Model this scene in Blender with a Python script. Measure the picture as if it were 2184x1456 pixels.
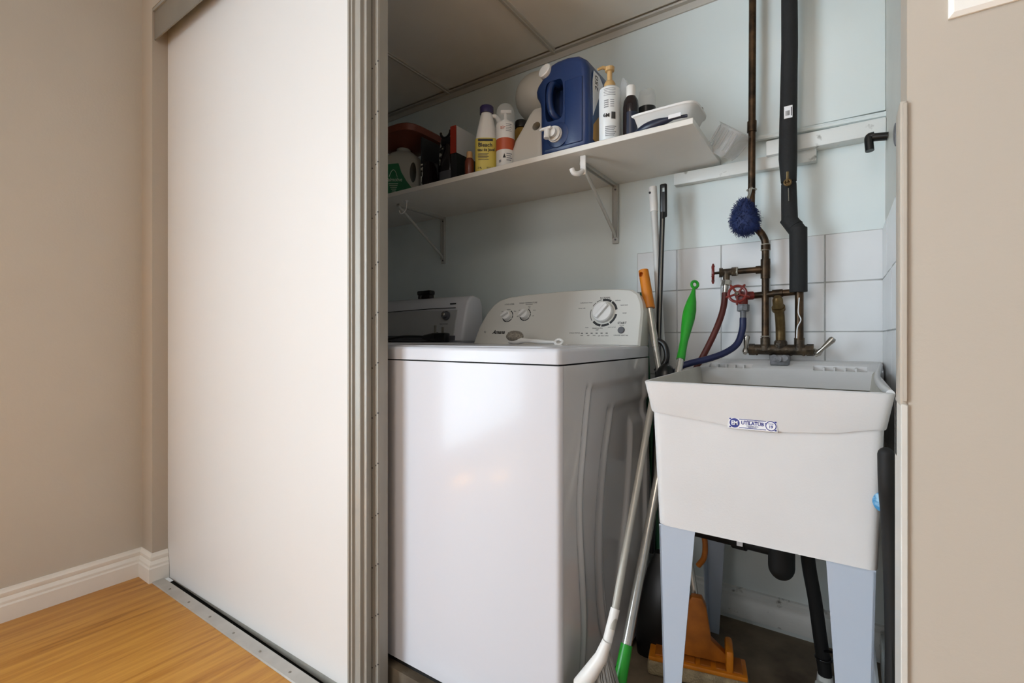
import bpy, bmesh, math, random
from mathutils import Vector, Matrix, noise
random.seed(4)
SC = bpy.context.scene
COL = SC.collection
PI = math.pi
for o in list(bpy.data.objects):
    bpy.data.objects.remove(o)

# ------------------------------------------------------------------ camera
YAW = math.radians(34.28)
F = Vector((-math.sin(YAW), math.cos(YAW), 0)); R = Vector((math.cos(YAW), math.sin(YAW), 0))
H = 0.92
cd = bpy.data.cameras.new('camera'); cam = bpy.data.objects.new('camera', cd); COL.objects.link(cam)
cam.location = (0, 0, H); cam.rotation_euler = (PI/2, 0, YAW)
cd.sensor_width = 36; cd.lens = 36*1024/2184; cd.shift_y = -7/2184; cd.clip_start = 0.02
SC.camera = cam

# ------------------------------------------------------------------ world, lights, exposure
w = bpy.data.worlds.new('world'); SC.world = w; w.use_nodes = True
bgn = w.node_tree.nodes['Background']
bgn.inputs[0].default_value = (1.0, 0.975, 0.94, 1); bgn.inputs[1].default_value = 0.32

def area(name, loc, target, sx, sy, power, col):
    l = bpy.data.lights.new(name, 'AREA'); l.shape = 'RECTANGLE'; l.size = sx; l.size_y = sy
    l.energy = power; l.color = col
    o = bpy.data.objects.new(name, l); COL.objects.link(o); o.location = loc
    o.rotation_euler = (Vector(target)-Vector(loc)).to_track_quat('-Z', 'Y').to_euler()
    return o
# glazed door in the left wall beside / behind the viewer; then two added fill lights
area('window_daylight', (-2.235, -1.60, 1.10), (0, -1.60, 1.10), 1.8, 1.9, 118, (0.72, 0.87, 1.0))
area('front_fill', (-0.6, -3.6, 1.6), (-0.4, 1.0, 1.1), 1.2, 1.2, 20, (0.97, 0.97, 1.0))  # added fill from behind the viewer, brightens the door and right wall
area('warm_fill', (-0.3, -0.9, 2.45), (-0.3, -0.9, 0), 0.9, 0.9, 12, (1.0, 0.88, 0.76))  # added warm fill from overhead for the floor and left wall
for i, (tx, ty) in enumerate(((-1.98, -0.72), (-1.72, -0.98))):      # two sun patches on the floor
    sp = bpy.data.lights.new('sun_patch', 'SPOT'); sp.energy = 30000; sp.spot_size = math.radians(3.4); sp.spot_blend = 0.2; sp.color = (1, 0.96, 0.88)
    so = bpy.data.objects.new('sun_patch', sp); COL.objects.link(so); so.location = (-2.1, -3.2, 2.2)
    so.rotation_euler = (Vector((tx, ty, 0))-Vector((-2.1, -3.2, 2.2))).to_track_quat('-Z', 'Y').to_euler()
vs = SC.view_settings
vs.view_transform = 'Standard'; vs.look = 'None'; vs.gamma = 1.0; vs.use_curve_mapping = False; vs.exposure = 0.2

# ------------------------------------------------------------------ materials
def lin(h):
    h = h.lstrip('#'); c = [int(h[i:i+2], 16)/255 for i in (0, 2, 4)]
    return tuple(((x/12.92) if x <= 0.04045 else ((x+0.055)/1.055)**2.4) for x in c)+(1,)
MATS = {}
def mat(name, col, rough=0.5, metal=0.0, bump=0.0, bscale=60, var=0.0, vscale=4, col2=None, trans=0.0, coat=0.0, stretch=None, alpha=1.0, spec=0.5, vlo=0.35, vhi=0.65, detail=4):
    if name in MATS: return MATS[name]
    m = bpy.data.materials.new(name); m.use_nodes = True
    nt = m.node_tree; p = nt.nodes['Principled BSDF']
    p.inputs['Base Color'].default_value = lin(col); p.inputs['Roughness'].default_value = rough
    p.inputs['Metallic'].default_value = metal; p.inputs['Specular IOR Level'].default_value = spec
    if trans: p.inputs['Transmission Weight'].default_value = trans; p.inputs['IOR'].default_value = 1.3
    if coat: p.inputs['Coat Weight'].default_value = coat; p.inputs['Coat Roughness'].default_value = 0.06
    if alpha < 1: p.inputs['Alpha'].default_value = alpha
    tc = nt.nodes.new('ShaderNodeTexCoord'); src = tc.outputs['Object']
    if stretch:
        mp = nt.nodes.new('ShaderNodeMapping'); mp.inputs['Scale'].default_value = stretch
        nt.links.new(src, mp.inputs[0]); src = mp.outputs[0]
    if col2 or var:
        n = nt.nodes.new('ShaderNodeTexNoise'); n.inputs['Scale'].default_value = vscale; n.inputs['Detail'].default_value = detail
        nt.links.new(src, n.inputs['Vector'])
        r = nt.nodes.new('ShaderNodeValToRGB'); r.color_ramp.elements[0].position = vlo; r.color_ramp.elements[1].position = vhi
        c = lin(col)
        c2 = lin(col2) if col2 else tuple(x*(1-var) for x in c[:3])+(1,)
        r.color_ramp.elements[0].color = c2; r.color_ramp.elements[1].color = c
        nt.links.new(n.outputs['Fac'], r.inputs[0]); nt.links.new(r.outputs[0], p.inputs['Base Color'])
    if bump:
        n2 = nt.nodes.new('ShaderNodeTexNoise'); n2.inputs['Scale'].default_value = bscale; n2.inputs['Detail'].default_value = 3
        nt.links.new(src, n2.inputs['Vector'])
        b = nt.nodes.new('ShaderNodeBump'); b.inputs['Strength'].default_value = bump; b.inputs['Distance'].default_value = 0.01
        nt.links.new(n2.outputs['Fac'], b.inputs['Height']); nt.links.new(b.outputs[0], p.inputs['Normal'])
    MATS[name] = m
    return m
M = dict(
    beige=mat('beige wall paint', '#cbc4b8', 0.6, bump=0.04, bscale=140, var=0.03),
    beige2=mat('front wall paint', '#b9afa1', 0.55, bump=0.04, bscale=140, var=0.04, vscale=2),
    closet=mat('closet wall paint', '#dae3e2', 0.32, bump=0.10, bscale=9, var=0.05, vscale=3),
    closetr=mat('closet side paint', '#c4c4bc', 0.4, bump=0.1, bscale=12, var=0.08, vscale=6),
    white=mat('white trim paint', '#f1ede5', 0.35, var=0.04, vscale=12),
    shabby=mat('chipped white paint', '#dfe2df', 0.4, col2='#7e7f78', vscale=26, vlo=0.27, vhi=0.36, bump=0.15, bscale=30),
    doorw=mat('white door panel', '#dfdcd8', 0.34, var=0.02, vscale=2),
    alu=mat('grey painted metal', '#a29d93', 0.45, metal=0.15, var=0.1, vscale=14, stretch=(3, 3, 0.4)),
    aludark=mat('dark grey metal channel', '#8d877c', 0.4, metal=0.3, var=0.1, vscale=10),
    alutrack=mat('threshold aluminium', '#c3c0ba', 0.3, metal=0.45, var=0.12, vscale=18),
    black=mat('black plastic', '#0b0b0c', 0.32, var=0.2, vscale=20),
    matte=mat('matte black pipe plastic', '#060606', 0.7),
    blackrub=mat('black rubber foam', '#191a1b', 0.8, bump=0.12, bscale=180, var=0.15, vscale=30),
    appl=mat('white enamel', '#d0d0d5', 0.2, coat=0.12, spec=0.22),
    appl2=mat('white console plastic', '#cfcdc6', 0.28, coat=0.2),
    dryerp=mat('grey white console panel', '#a9a9a9', 0.35),
    knob=mat('white knob plastic', '#e4e2df', 0.3),
    ink=mat('black print', '#17171a', 0.5),
    greyink=mat('grey print', '#55555a', 0.5),
    tub=mat('cream utility tub plastic', '#d2d2d2', 0.38, bump=0.05, bscale=300, var=0.06, vscale=5),
    tubin=mat('stained tub inside', '#c4c0b5', 0.45, var=0.12, vscale=9, bump=0.05, bscale=200),
    leg=mat('blue grey steel leg', '#a9b4c2', 0.3, var=0.03),
    fineprint=mat('fine grey print', '#9a9ea0', 0.5, col2='#e3e6e6', vscale=700, vlo=0.4, vhi=0.5),
    blueink=mat('navy print', '#2c3580', 0.5),
    stick=mat('white sticker', '#e8e8ea', 0.5),
    copper=mat('tarnished copper', '#5b4530', 0.38, metal=0.75, col2='#2c241b', vscale=26, bump=0.1, bscale=90),
    solder=mat('bright solder', '#b9b2a4', 0.4, metal=0.6, var=0.2, vscale=60),
    brass=mat('old brass', '#7d6945', 0.4, metal=0.7, col2='#5a4527', vscale=30, bump=0.08, bscale=90),
    bronze=mat('corroded bronze faucet', '#5a4c3b', 0.42, metal=0.6, col2='#2f2820', vscale=40, bump=0.25, bscale=120),
    chrome=mat('dull chrome', '#b8b2a8', 0.22, metal=0.9, var=0.2, vscale=20),
    zinc=mat('grey cast zinc', '#85868a', 0.5, metal=0.3, var=0.35, vscale=40, bump=0.3, bscale=120),
    redm=mat('red painted valve wheel', '#7d2218', 0.4, var=0.35, vscale=60),
    redh=mat('dark red rubber hose', '#5c2219', 0.5, var=0.15, vscale=20),
    blueh=mat('dark blue rubber hose', '#1b2550', 0.45, var=0.15, vscale=20),
    bluef=mat('blue scouring mesh', '#1c2f62', 0.7, var=0.4, vscale=60),
    tile=mat('white glazed tile', '#dcdddd', 0.26, var=0.05, vscale=5, bump=0.03, bscale=20),
    grout=mat('grey grout', '#b4b5b3', 0.8, var=0.2, vscale=30),
    concrete=mat('stained concrete', '#9a8a73', 0.6, col2='#4a3d30', vscale=6, vlo=0.3, vhi=0.72, bump=0.2, bscale=40, detail=8),
    ceil=mat('ceiling panel', '#eae7e0', 0.7, bump=0.05, bscale=200, var=0.04),
    gridm=mat('ceiling grid metal', '#bdb9b0', 0.5),
    orange=mat('orange plastic', '#d98118', 0.4, var=0.12, vscale=30, bump=0.1, bscale=100),
    dorange=mat('orange brown plastic', '#b5691a', 0.45, var=0.3, vscale=25),
    sponge=mat('dirty cream sponge', '#b7a583', 0.9, var=0.3, vscale=40, bump=0.6, bscale=200),
    green=mat('bright green plastic', '#249a26', 0.35, var=0.12, vscale=30),
    dgreen=mat('dark green plastic', '#1c5a3a', 0.45),
    silver=mat('silver metal pole', '#c8c4bc', 0.25, metal=0.75, var=0.1, vscale=30),
    wpole=mat('white metal pole', '#cfd0cd', 0.3, var=0.06),
    gpole=mat('pale grey pole', '#b4b0a6', 0.35, metal=0.2, var=0.08),
    brist=mat('grey bristles', '#a5a6a4', 0.8, var=0.3, vscale=80, stretch=(1, 1, 0.1)),
    navy=mat('navy blue plastic', '#17305f', 0.33, bump=0.04, bscale=120, var=0.05),
    wplast=mat('white plastic', '#e2e0dc', 0.4),
    globe=mat('frosted glass globe', '#cfcbc0', 0.3, trans=0.15, var=0.1, vscale=10),
    purple=mat('dark purple cap', '#2a2150', 0.35),
    yellow=mat('yellow label', '#d8c45a', 0.45),
    orangel=mat('terracotta label', '#b8532d', 0.45),
    ochre=mat('ochre plastic', '#a8863f', 0.4, var=0.1),
    clear=mat('clear plastic', '#e8ecec', 0.12, alpha=0.28),
    clear2=mat('clear crumpled plastic', '#d9dadc', 0.15, alpha=0.34),
    tan=mat('gold pump plastic', '#c4a06a', 0.35),
    lotion=mat('white lotion bottle', '#e3e6e6', 0.4),
    dbrown=mat('dark brown glass', '#1a1112', 0.15),
    redbox=mat('red card', '#9c2f1e', 0.5),
    greyc=mat('pale grey card', '#c9ccd0', 0.55),
    terra=mat('reddish brown plastic', '#6e3421', 0.45, var=0.1),
    jugw=mat('translucent grey jug', '#a3a299', 0.4, var=0.05),
    jugg=mat('green jug label', '#15603a', 0.4),
    gprint=mat('pale print', '#b9c4b4', 0.5),
    amber=mat('brown bottle', '#6b3220', 0.3),
    wood=mat('pale wood cap', '#c9a071', 0.5),
    photo=mat('black and white printed card', '#cfd0c8', 0.5, col2='#1a1a1a', vscale=60, vlo=0.47, vhi=0.53),
    bluelab=mat('blue picture label', '#2e4f78', 0.45),
    gold=mat('gold picture label', '#c4923c', 0.45),
    bluest=mat('light blue sticker', '#3f8fc4', 0.4, col2='#a9d4ee', vscale=90, vlo=0.45, vhi=0.6),
    dblue=mat('dark blue plastic', '#1a2238', 0.35),
    bristle=mat('grey brown brush bristles', '#958d80', 0.9, var=0.45, vscale=160),
    hole=mat('dark opening', '#0a0908', 0.8),
    beadm=mat('galvanised corner strip', '#b5ac9f', 0.5, var=0.05, vscale=30),
)
# laminate floor: long grain along the room depth, with growth streaks
def floor_mat():
    m = bpy.data.materials.new('golden laminate'); m.use_nodes = True; nt = m.node_tree; p = nt.nodes['Principled BSDF']
    tc = nt.nodes.new('ShaderNodeTexCoord'); mp = nt.nodes.new('ShaderNodeMapping'); mp.inputs['Scale'].default_value = (13, 0.8, 1); mp.inputs['Rotation'].default_value = (0, 0, math.radians(-4))
    nt.links.new(tc.outputs['Object'], mp.inputs[0])
    n = nt.nodes.new('ShaderNodeTexNoise'); n.inputs['Scale'].default_value = 3.0; n.inputs['Detail'].default_value = 9; n.inputs['Roughness'].default_value = 0.62; n.inputs['Distortion'].default_value = 0.5
    nt.links.new(mp.outputs[0], n.inputs['Vector'])
    r = nt.nodes.new('ShaderNodeValToRGB'); e = r.color_ramp.elements
    e[0].position = 0.30; e[0].color = lin('#9c641e'); e[1].position = 0.62; e[1].color = lin('#cc9340')
    x = e.new(0.42); x.color = lin('#b67b2f')
    nt.links.new(n.outputs['Fac'], r.inputs[0]); nt.links.new(r.outputs[0], p.inputs['Base Color'])
    p.inputs['Roughness'].default_value = 0.33
    b = nt.nodes.new('ShaderNodeBump'); b.inputs['Strength'].default_value = 0.06; b.inputs['Distance'].default_value = 0.004
    nt.links.new(n.outputs['Fac'], b.inputs['Height']); nt.links.new(b.outputs[0], p.inputs['Normal'])
    return m
M['floor'] = floor_mat()

# ------------------------------------------------------------------ mesh helpers
def basis(d):
    d = Vector(d).normalized()
    a = Vector((0, 0, 1)) if abs(d.z) < 0.9 else Vector((1, 0, 0))
    u = d.cross(a).normalized(); v = d.cross(u).normalized()
    return u, v
def smooth_path(pts, n=6):
    P = [Vector(p) for p in pts]; P = [2*P[0]-P[1]]+P+[2*P[-1]-P[-2]]; out = []
    for i in range(1, len(P)-2):
        a, b, c, d = P[i-1:i+3]
        for k in range(n):
            t = k/n
            out.append(0.5*((2*b)+(c-a)*t+(2*a-5*b+4*c-d)*t*t+(3*b-a-3*c+d)*t**3))
    out.append(P[-2]); return out
class B:
    def __init__(s): s.bm = bmesh.new()
    def merge(s, bm, mtx=None):
        if mtx is not None: bm.transform(mtx)
        me = bpy.data.meshes.new('tmp'); bm.to_mesh(me); bm.free(); s.bm.from_mesh(me); bpy.data.meshes.remove(me); return s
    def box(s, x0, x1, y0, y1, z0, z1, bev=0.0, seg=2, mtx=None):
        b = bmesh.new(); bmesh.ops.create_cube(b, size=1)
        for v in b.verts:
            v.co = Vector((x0 if v.co.x < 0 else x1, y0 if v.co.y < 0 else y1, z0 if v.co.z < 0 else z1))
        if bev: bmesh.ops.bevel(b, geom=b.edges[:], offset=bev, segments=seg, profile=0.5, affect='EDGES')
        return s.merge(b, mtx)
    def loft(s, rings, cap0=True, cap1=True, mtx=None):
        b = bmesh.new(); L = []
        for r in rings: L.append([b.verts.new(p) for p in r])
        n = len(L[0])
        for i in range(len(L)-1):
            for k in range(n):
                b.faces.new((L[i][k], L[i][(k+1) % n], L[i+1][(k+1) % n], L[i+1][k]))
        if cap0: b.faces.new(L[0][::-1])
        if cap1: b.faces.new(L[-1])
        bmesh.ops.recalc_face_normals(b, faces=b.faces[:])
        return s.merge(b, mtx)
    def tube(s, pts, r, seg=12, cap=True, mtx=None):
        P = [Vector(p) for p in pts]; rr = r if isinstance(r, (list, tuple)) else [r]*len(P)
        u, v = basis(P[1]-P[0]); rings = []
        for i, p in enumerate(P):
            d = (P[min(i+1, len(P)-1)]-P[max(i-1, 0)]).normalized()
            u = (u-d*u.dot(d)).normalized(); v = d.cross(u)
            rings.append([p+(u*math.cos(2*PI*k/seg)+v*math.sin(2*PI*k/seg))*rr[i] for k in range(seg)])
        return s.loft(rings, cap, cap, mtx)
    def cyl(s, p0, p1, r0, r1=None, seg=20, mtx=None):
        return s.tube([p0, p1], [r0, r0 if r1 is None else r1], seg, True, mtx)
    def lathe(s, prof, c=(0, 0, 0), axis=(0, 0, 1), seg=28, sx=1, sy=1, mtx=None):
        c = Vector(c); d = Vector(axis).normalized()
        if abs(d.z) > 0.999: u, v = Vector((1, 0, 0)), Vector((0, 1, 0))
        else: u, v = basis(d)
        rings = [[c+d*z+(u*math.cos(2*PI*k/seg)*sx+v*math.sin(2*PI*k/seg)*sy)*max(r, 1e-5) for k in range(seg)] for r, z in prof]
        return s.loft(rings, True, True, mtx)
    def prism(s, pts, axis, a0, a1, bev=0.0, seg=2, mtx=None):
        b = bmesh.new()
        def mk(p, a):
            return {'x': (a, p[0], p[1]), 'y': (p[0], a, p[1]), 'z': (p[0], p[1], a)}[axis]
        A = [b.verts.new(mk(p, a0)) for p in pts]; C = [b.verts.new(mk(p, a1)) for p in pts]; n = len(pts)
        f0 = b.faces.new(A); f1 = b.faces.new(C[::-1])
        for k in range(n): b.faces.new((A[k], A[(k+1) % n], C[(k+1) % n], C[k]))
        bmesh.ops.recalc_face_normals(b, faces=b.faces[:])
        if bev:
            ed = [e for e in b.edges if f0 in e.link_faces or f1 in e.link_faces]
            bmesh.ops.bevel(b, geom=ed, offset=bev, segments=seg, profile=0.5, affect='EDGES')
        return s.merge(b, mtx)
    def sphere(s, c, r, seg=24, sc=(1, 1, 1), mtx=None):
        b = bmesh.new(); bmesh.ops.create_uvsphere(b, u_segments=seg, v_segments=seg//2, radius=r)
        for v in b.verts: v.co = Vector((v.co.x*sc[0], v.co.y*sc[1], v.co.z*sc[2]))+Vector(c)
        return s.merge(b, mtx)
    def torus(s, c, axis, Rm, r, seg=28, sg=10, a0=0.0, a1=2*PI):
        u, v = basis(axis); c = Vector(c)
        full = abs(a1-a0-2*PI) < 1e-6
        n = seg+(0 if full else 1)
        rings = []; d = Vector(axis).normalized()
        for i in range(n):
            a = a0+(a1-a0)*i/seg; e = u*math.cos(a)+v*math.sin(a)
            rings.append([c+e*(Rm+r*math.cos(2*PI*k/sg))+d*r*math.sin(2*PI*k/sg) for k in range(sg)])
        b = bmesh.new(); L = [[b.verts.new(p) for p in q] for q in rings]
        for i in range(n if full else n-1):
            for k in range(sg):
                b.faces.new((L[i][k], L[i][(k+1) % sg], L[(i+1) % n][(k+1) % sg], L[(i+1) % n][k]))
        if not full: b.faces.new(L[0]); b.faces.new(L[-1])
        bmesh.ops.recalc_face_normals(b, faces=b.faces[:])
        return s.merge(b)
def rr(cx, cy, z, w, d, rad=0.3, n=28, rot=0.0):
    """super-ellipse ring; rad 1 = ellipse, small = boxy"""
    e = 2/(2+6*(1-rad)); out = []
    for k in range(n):
        a = 2*PI*(k+0.5)/n; c, s_ = math.cos(a), math.sin(a)
        x = math.copysign(abs(c)**e, c)*w/2; y = math.copysign(abs(s_)**e, s_)*d/2
        out.append(Vector((cx+x*math.cos(rot)-y*math.sin(rot), cy+x*math.sin(rot)+y*math.cos(rot), z)))
    return out
ORG = {}
TURN = [None]
def turn(x=None, y=None, deg=0, wide=1.0):
    """turn everything part() adds from here on about the vertical axis through (x, y)"""
    TURN[0] = None if x is None else Matrix.Translation((x, y, 0)) @ Matrix.Rotation(math.radians(deg), 4, 'Z') @ Matrix.Diagonal((wide, 1, 1, 1)) @ Matrix.Translation((-x, -y, 0))
def finish(me, m, smooth):
    me.materials.clear()
    for q in (m if isinstance(m, (list, tuple)) else [m]): me.materials.append(q)
    if smooth:
        me.polygons.foreach_set('use_smooth', [True]*len(me.polygons))
        me.set_sharp_from_angle(angle=math.radians(smooth))
def thing(name, label, cat, loc, group=None, kind=None):
    o = bpy.data.objects.new(name, None); o.empty_display_size = 0.05; COL.objects.link(o)
    o.location = loc; ORG[o.name] = Vector(loc)
    if kind: o['kind'] = kind
    else: o['label'] = label; o['category'] = cat
    if group: o['group'] = group
    return o
def org(p): return ORG.get(p.name, Vector((0, 0, 0))) if p else Vector((0, 0, 0))
def part(name, b, m, parent, label=None, smooth=40, kind=None):
    """geometry in world coordinates; becomes a child of parent"""
    og = org(parent)
    if TURN[0] is not None: b.bm.transform(TURN[0])
    b.bm.transform(Matrix.Translation(-og))
    me = bpy.data.meshes.new(name); b.bm.to_mesh(me); b.bm.free(); finish(me, m, smooth)
    o = bpy.data.objects.new(name, me); COL.objects.link(o); o.parent = parent; ORG[o.name] = og
    if label: o['label'] = label
    if kind: o['kind'] = kind
    return o
def solo(name, b, m, label, cat, group=None, smooth=40, kind=None):
    xs = [v.co for v in b.bm.verts]
    og = Vector(((min(v.x for v in xs)+max(v.x for v in xs))/2, (min(v.y for v in xs)+max(v.y for v in xs))/2, min(v.z for v in xs)))
    b.bm.transform(Matrix.Translation(-og))
    me = bpy.data.meshes.new(name); b.bm.to_mesh(me); b.bm.free(); finish(me, m, smooth)
    o = bpy.data.objects.new(name, me); COL.objects.link(o); o.location = og; ORG[o.name] = og
    o['label'] = label; o['category'] = cat
    if group: o['group'] = group
    if kind: o['kind'] = kind
    return o
def struct(name, b, m, parent=None, smooth=40):
    o = part(name, b, m, parent, smooth=smooth)
    if not parent: o['kind'] = 'structure'
    return o
def cut(o, b, solver='EXACT'):
    """subtract b (world coordinates) from o"""
    if TURN[0] is not None: b.bm.transform(TURN[0])
    b.bm.transform(Matrix.Translation(-org(o))); bmesh.ops.recalc_face_normals(b.bm, faces=b.bm.faces[:])
    me = bpy.data.meshes.new('cut'); b.bm.to_mesh(me); b.bm.free()
    c = bpy.data.objects.new('cut', me); COL.objects.link(c); c.location = (0, 0, 0)
    mw = o.matrix_world.copy(); par = o.parent; loc = o.location.copy()
    o.parent = None; o.location = (0, 0, 0)
    md = o.modifiers.new('b', 'BOOLEAN'); md.object = c; md.operation = 'DIFFERENCE'; md.solver = solver
    bpy.context.view_layer.update()
    dg = bpy.context.evaluated_depsgraph_get()
    nm = bpy.data.meshes.new_from_object(o.evaluated_get(dg)); nm.name = o.data.name
    o.modifiers.clear(); o.data = nm; o.parent = par; o.location = loc
    bpy.data.objects.remove(c)
    finish(nm, nm.materials[0], 35)
def frame(origin, xdir, ydir):
    x = Vector(xdir).normalized(); y = Vector(ydir); y = (y-x*y.dot(x)).normalized(); z = x.cross(y)
    m = Matrix((x, y, z)).transposed().to_4x4(); m.translation = Vector(origin); return m
def text(parent, s, size, origin, xdir, ydir, m, name='lettering', bold=0.0, align='CENTER', shear=0.0, sx=1.0):
    cu = bpy.data.curves.new('t', 'FONT'); cu.body = s; cu.size = size; cu.align_x = align; cu.align_y = 'CENTER'
    cu.extrude = 0.0002; cu.offset = bold; cu.shear = shear; cu.resolution_u = 3
    o = bpy.data.objects.new('t', cu); COL.objects.link(o)
    bpy.context.view_layer.update()
    me = bpy.data.meshes.new_from_object(o.evaluated_get(bpy.context.evaluated_depsgraph_get()))
    bpy.data.objects.remove(o)
    b = B(); b.bm.from_mesh(me); b.bm.transform(frame(origin, xdir, ydir) @ Matrix.Diagonal((sx, 1, 1, 1)))
    return part(name, b, m, parent, smooth=0)
def bend(b, cx, cy, rad):
    """wrap print that was laid flat in front of a bottle onto its round side"""
    bmesh.ops.subdivide_edges(b.bm, edges=[e for e in b.bm.edges if abs(e.verts[0].co.x-e.verts[1].co.x) > 0.004], cuts=3)
    for v in b.bm.verts:
        a = (v.co.x-cx)/rad; dd = 0.0005 if v.co.y < cy-rad*0.9995 else -0.0005
        v.co.x = cx+math.sin(a)*(rad+dd); v.co.y = cy-math.cos(a)*(rad+dd)
    return b
def copy_tree(o, parent=None, off=(0, 0, 0)):
    c = o.copy(); COL.objects.link(c); c.parent = parent
    if parent is None: c.location = o.location+Vector(off); ORG[c.name] = c.location.copy()
    for ch in list(o.children): copy_tree(ch, c)
    return c
def X(p, q, t): return Vector(p)+(Vector(q)-Vector(p))*t

# ================================================================== STRUCTURE
struct('floor', B().box(-2.3, 2.6, -4, 0.735, -0.03, 0), M['floor'])
struct('floor.001', B().box(-2.6, 0.2, 0.86, 1.75, 0.0, 0.06), M['concrete'])
struct('wall_left', B().box(-2.40, -2.25, -4, 0.735, 0, 2.7), M['beige'])
fr = B(); fr.box(-2.42, -2.15, 0.735, 0.80, 0, 2.7); fr.box(-2.15, 0.066, 0.735, 0.84, 2.17, 2.7); fr.box(0.066, 2.6, 0.73, 0.80, 0, 2.7)
struct('wall_front', fr, M['beige2'])
wb = struct('wall_back', B().box(-2.6, 0.2, 1.60, 1.72, 0.0, 2.2), M['closet'])
# upper part of the back wall is built out a little and ends in a lip
struct('trim_1', B().box(-0.215, 0.10, 1.575, 1.602, 1.512, 2.02, 0.003).tube([(-0.215, 1.573, 1.507), (-0.1, 1.573, 1.504), (0.1, 1.573, 1.5)], 0.008, 8), M['closet'])
struct('trim_2', B().box(-0.175, 0.10, 1.555, 1.602, 1.445, 1.488, 0.004), M['shabby'])
wr = struct('wall_right', B().box(0.10, 0.2, 0.80, 1.72, 0.0, 2.2), M['closetr'])
struct('wall_closet_left', B().box(-2.62, -2.5, 0.80, 1.72, 0, 2.2), M['closet'])
# tiles
cols = [-0.570, -0.437, -0.302, -0.168, -0.033, 0.098]; rows = [1.209, 1.075, 0.938, 0.800, 0.664]
part('grout', B().box(cols[0], cols[-1], 1.5958, 1.601, rows[-1], rows[0]), M['grout'], wb)
tcache = {}
def tile(parent, x0, x1, z0, z1, y=None, x=None):
    g = 0.0012; jit = random.uniform(-0.0004, 0.0004)
    b = B()
    if y is not None: b.box(x0+g, x1-g, y-0.0030+jit, y+0.001, z0+g, z1-g, 0.0012, 1)
    else: b.box(x-0.0030+jit, x+0.001, x0+g, x1-g, z0+g, z1-g, 0.0012, 1)
    part('tile', b, M['tile'], parent)
for i in range(5):
    for j in range(4): tile(wb, cols[i], cols[i+1], rows[j+1], rows[j], y=1.597)
part('grout', B().box(0.0965, 0.101, 1.02, 1.594, rows[-1], rows[0]), M['grout'], wr)
ys = [1.594, 1.458, 1.322, 1.186, 1.05]
for i in range(4):
    for j in range(4): tile(wr, ys[i+1], ys[i], rows[j+1], rows[j], x=0.097)
# low shabby baseboard at the back
struct('baseboard_back', B().prism([(1.601, 0.078), (1.582, 0.080), (1.582, 0.125), (1.587, 0.132), (1.587, 0.145), (1.593, 0.152), (1.593, 0.160), (1.601, 0.163)], 'x', -0.6, 0.0995), M['shabby'])
struct('baseboard_right', B().box(0.088, 0.101, 0.95, 1.58, 0.06, 0.155, 0.003), M['shabby'])
# closet ceiling: panels between thin bars
ce = struct('ceiling', B().box(-2.6, 0.2, 0.86, 1.72, 2.012, 2.05), M['ceil'])
gx = [-2.55, -1.947, -1.418, -0.889, -0.36, 0.098]
for i in range(5):
    part('ceiling_panel', B().box(gx[i]+0.008, gx[i+1]-0.008, 0.87, 1.572, 2.003, 2.013, 0.002, 1), M['ceil'], ce)
for x in gx[1:-1]:
    part('grid_bar', B().box(x-0.011, x+0.011, 0.87, 1.59, 1.998, 2.004, 0.0015, 1).box(x-0.0035, x+0.0035, 0.87, 1.59, 1.993, 1.999), M['gridm'], ce)
part('wall_angle', B().box(-2.55, 0.098, 1.578, 1.60, 1.9955, 2.002).box(-2.55, 0.098, 1.594, 1.6, 1.974, 1.9955), M['gridm'], ce)

# left baseboard with moulded profile, mitred round the wall stub
prof = [(0.0, 0.0), (0.016, 0.0), (0.016, 0.052), (0.013, 0.058), (0.013, 0.066), (0.009, 0.074), (0.006, 0.078), (0.009, 0.086), (0.009, 0.093), (0.004, 0.100), (0.003, 0.105), (0.0, 0.106)]
def sweep(path_fn): return B().loft([[path_fn(i, a, z) for a, z in prof] for i in range(len(PTS))])
PTS = [(-2.25, -4.0), (-2.25, 0.735), (-2.15, 0.735), (-2.15, 0.785)]
OUT = [(1, 0), (1, -1), (1, -1), (1, 0)]
struct('baseboard_left', sweep(lambda i, a, z: Vector((PTS[i][0]+OUT[i][0]*a, PTS[i][1]+OUT[i][1]*a, z))), M['white'], smooth=25)

# right-hand jamb strips
struct('trim_5', B().box(0.0592, 0.066, 0.728, 0.775, 0.84, 1.20, 0.0015).box(0.0615, 0.0665, 0.7255, 0.729, 0.845, 1.197, 0.001, 1), M['beadm'])
struct('trim_6', B().box(0.0600, 0.0668, 0.7255, 0.80, 0.0, 0.842, 0.001, 1), mat('off white jamb board', '#cdc9c1', 0.5, var=0.06, vscale=14))
struct('trim_7', B().box(0.0600, 0.066, 0.777, 0.795, 0.77, 0.845, 0.001, 1), M['alu'])

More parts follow.
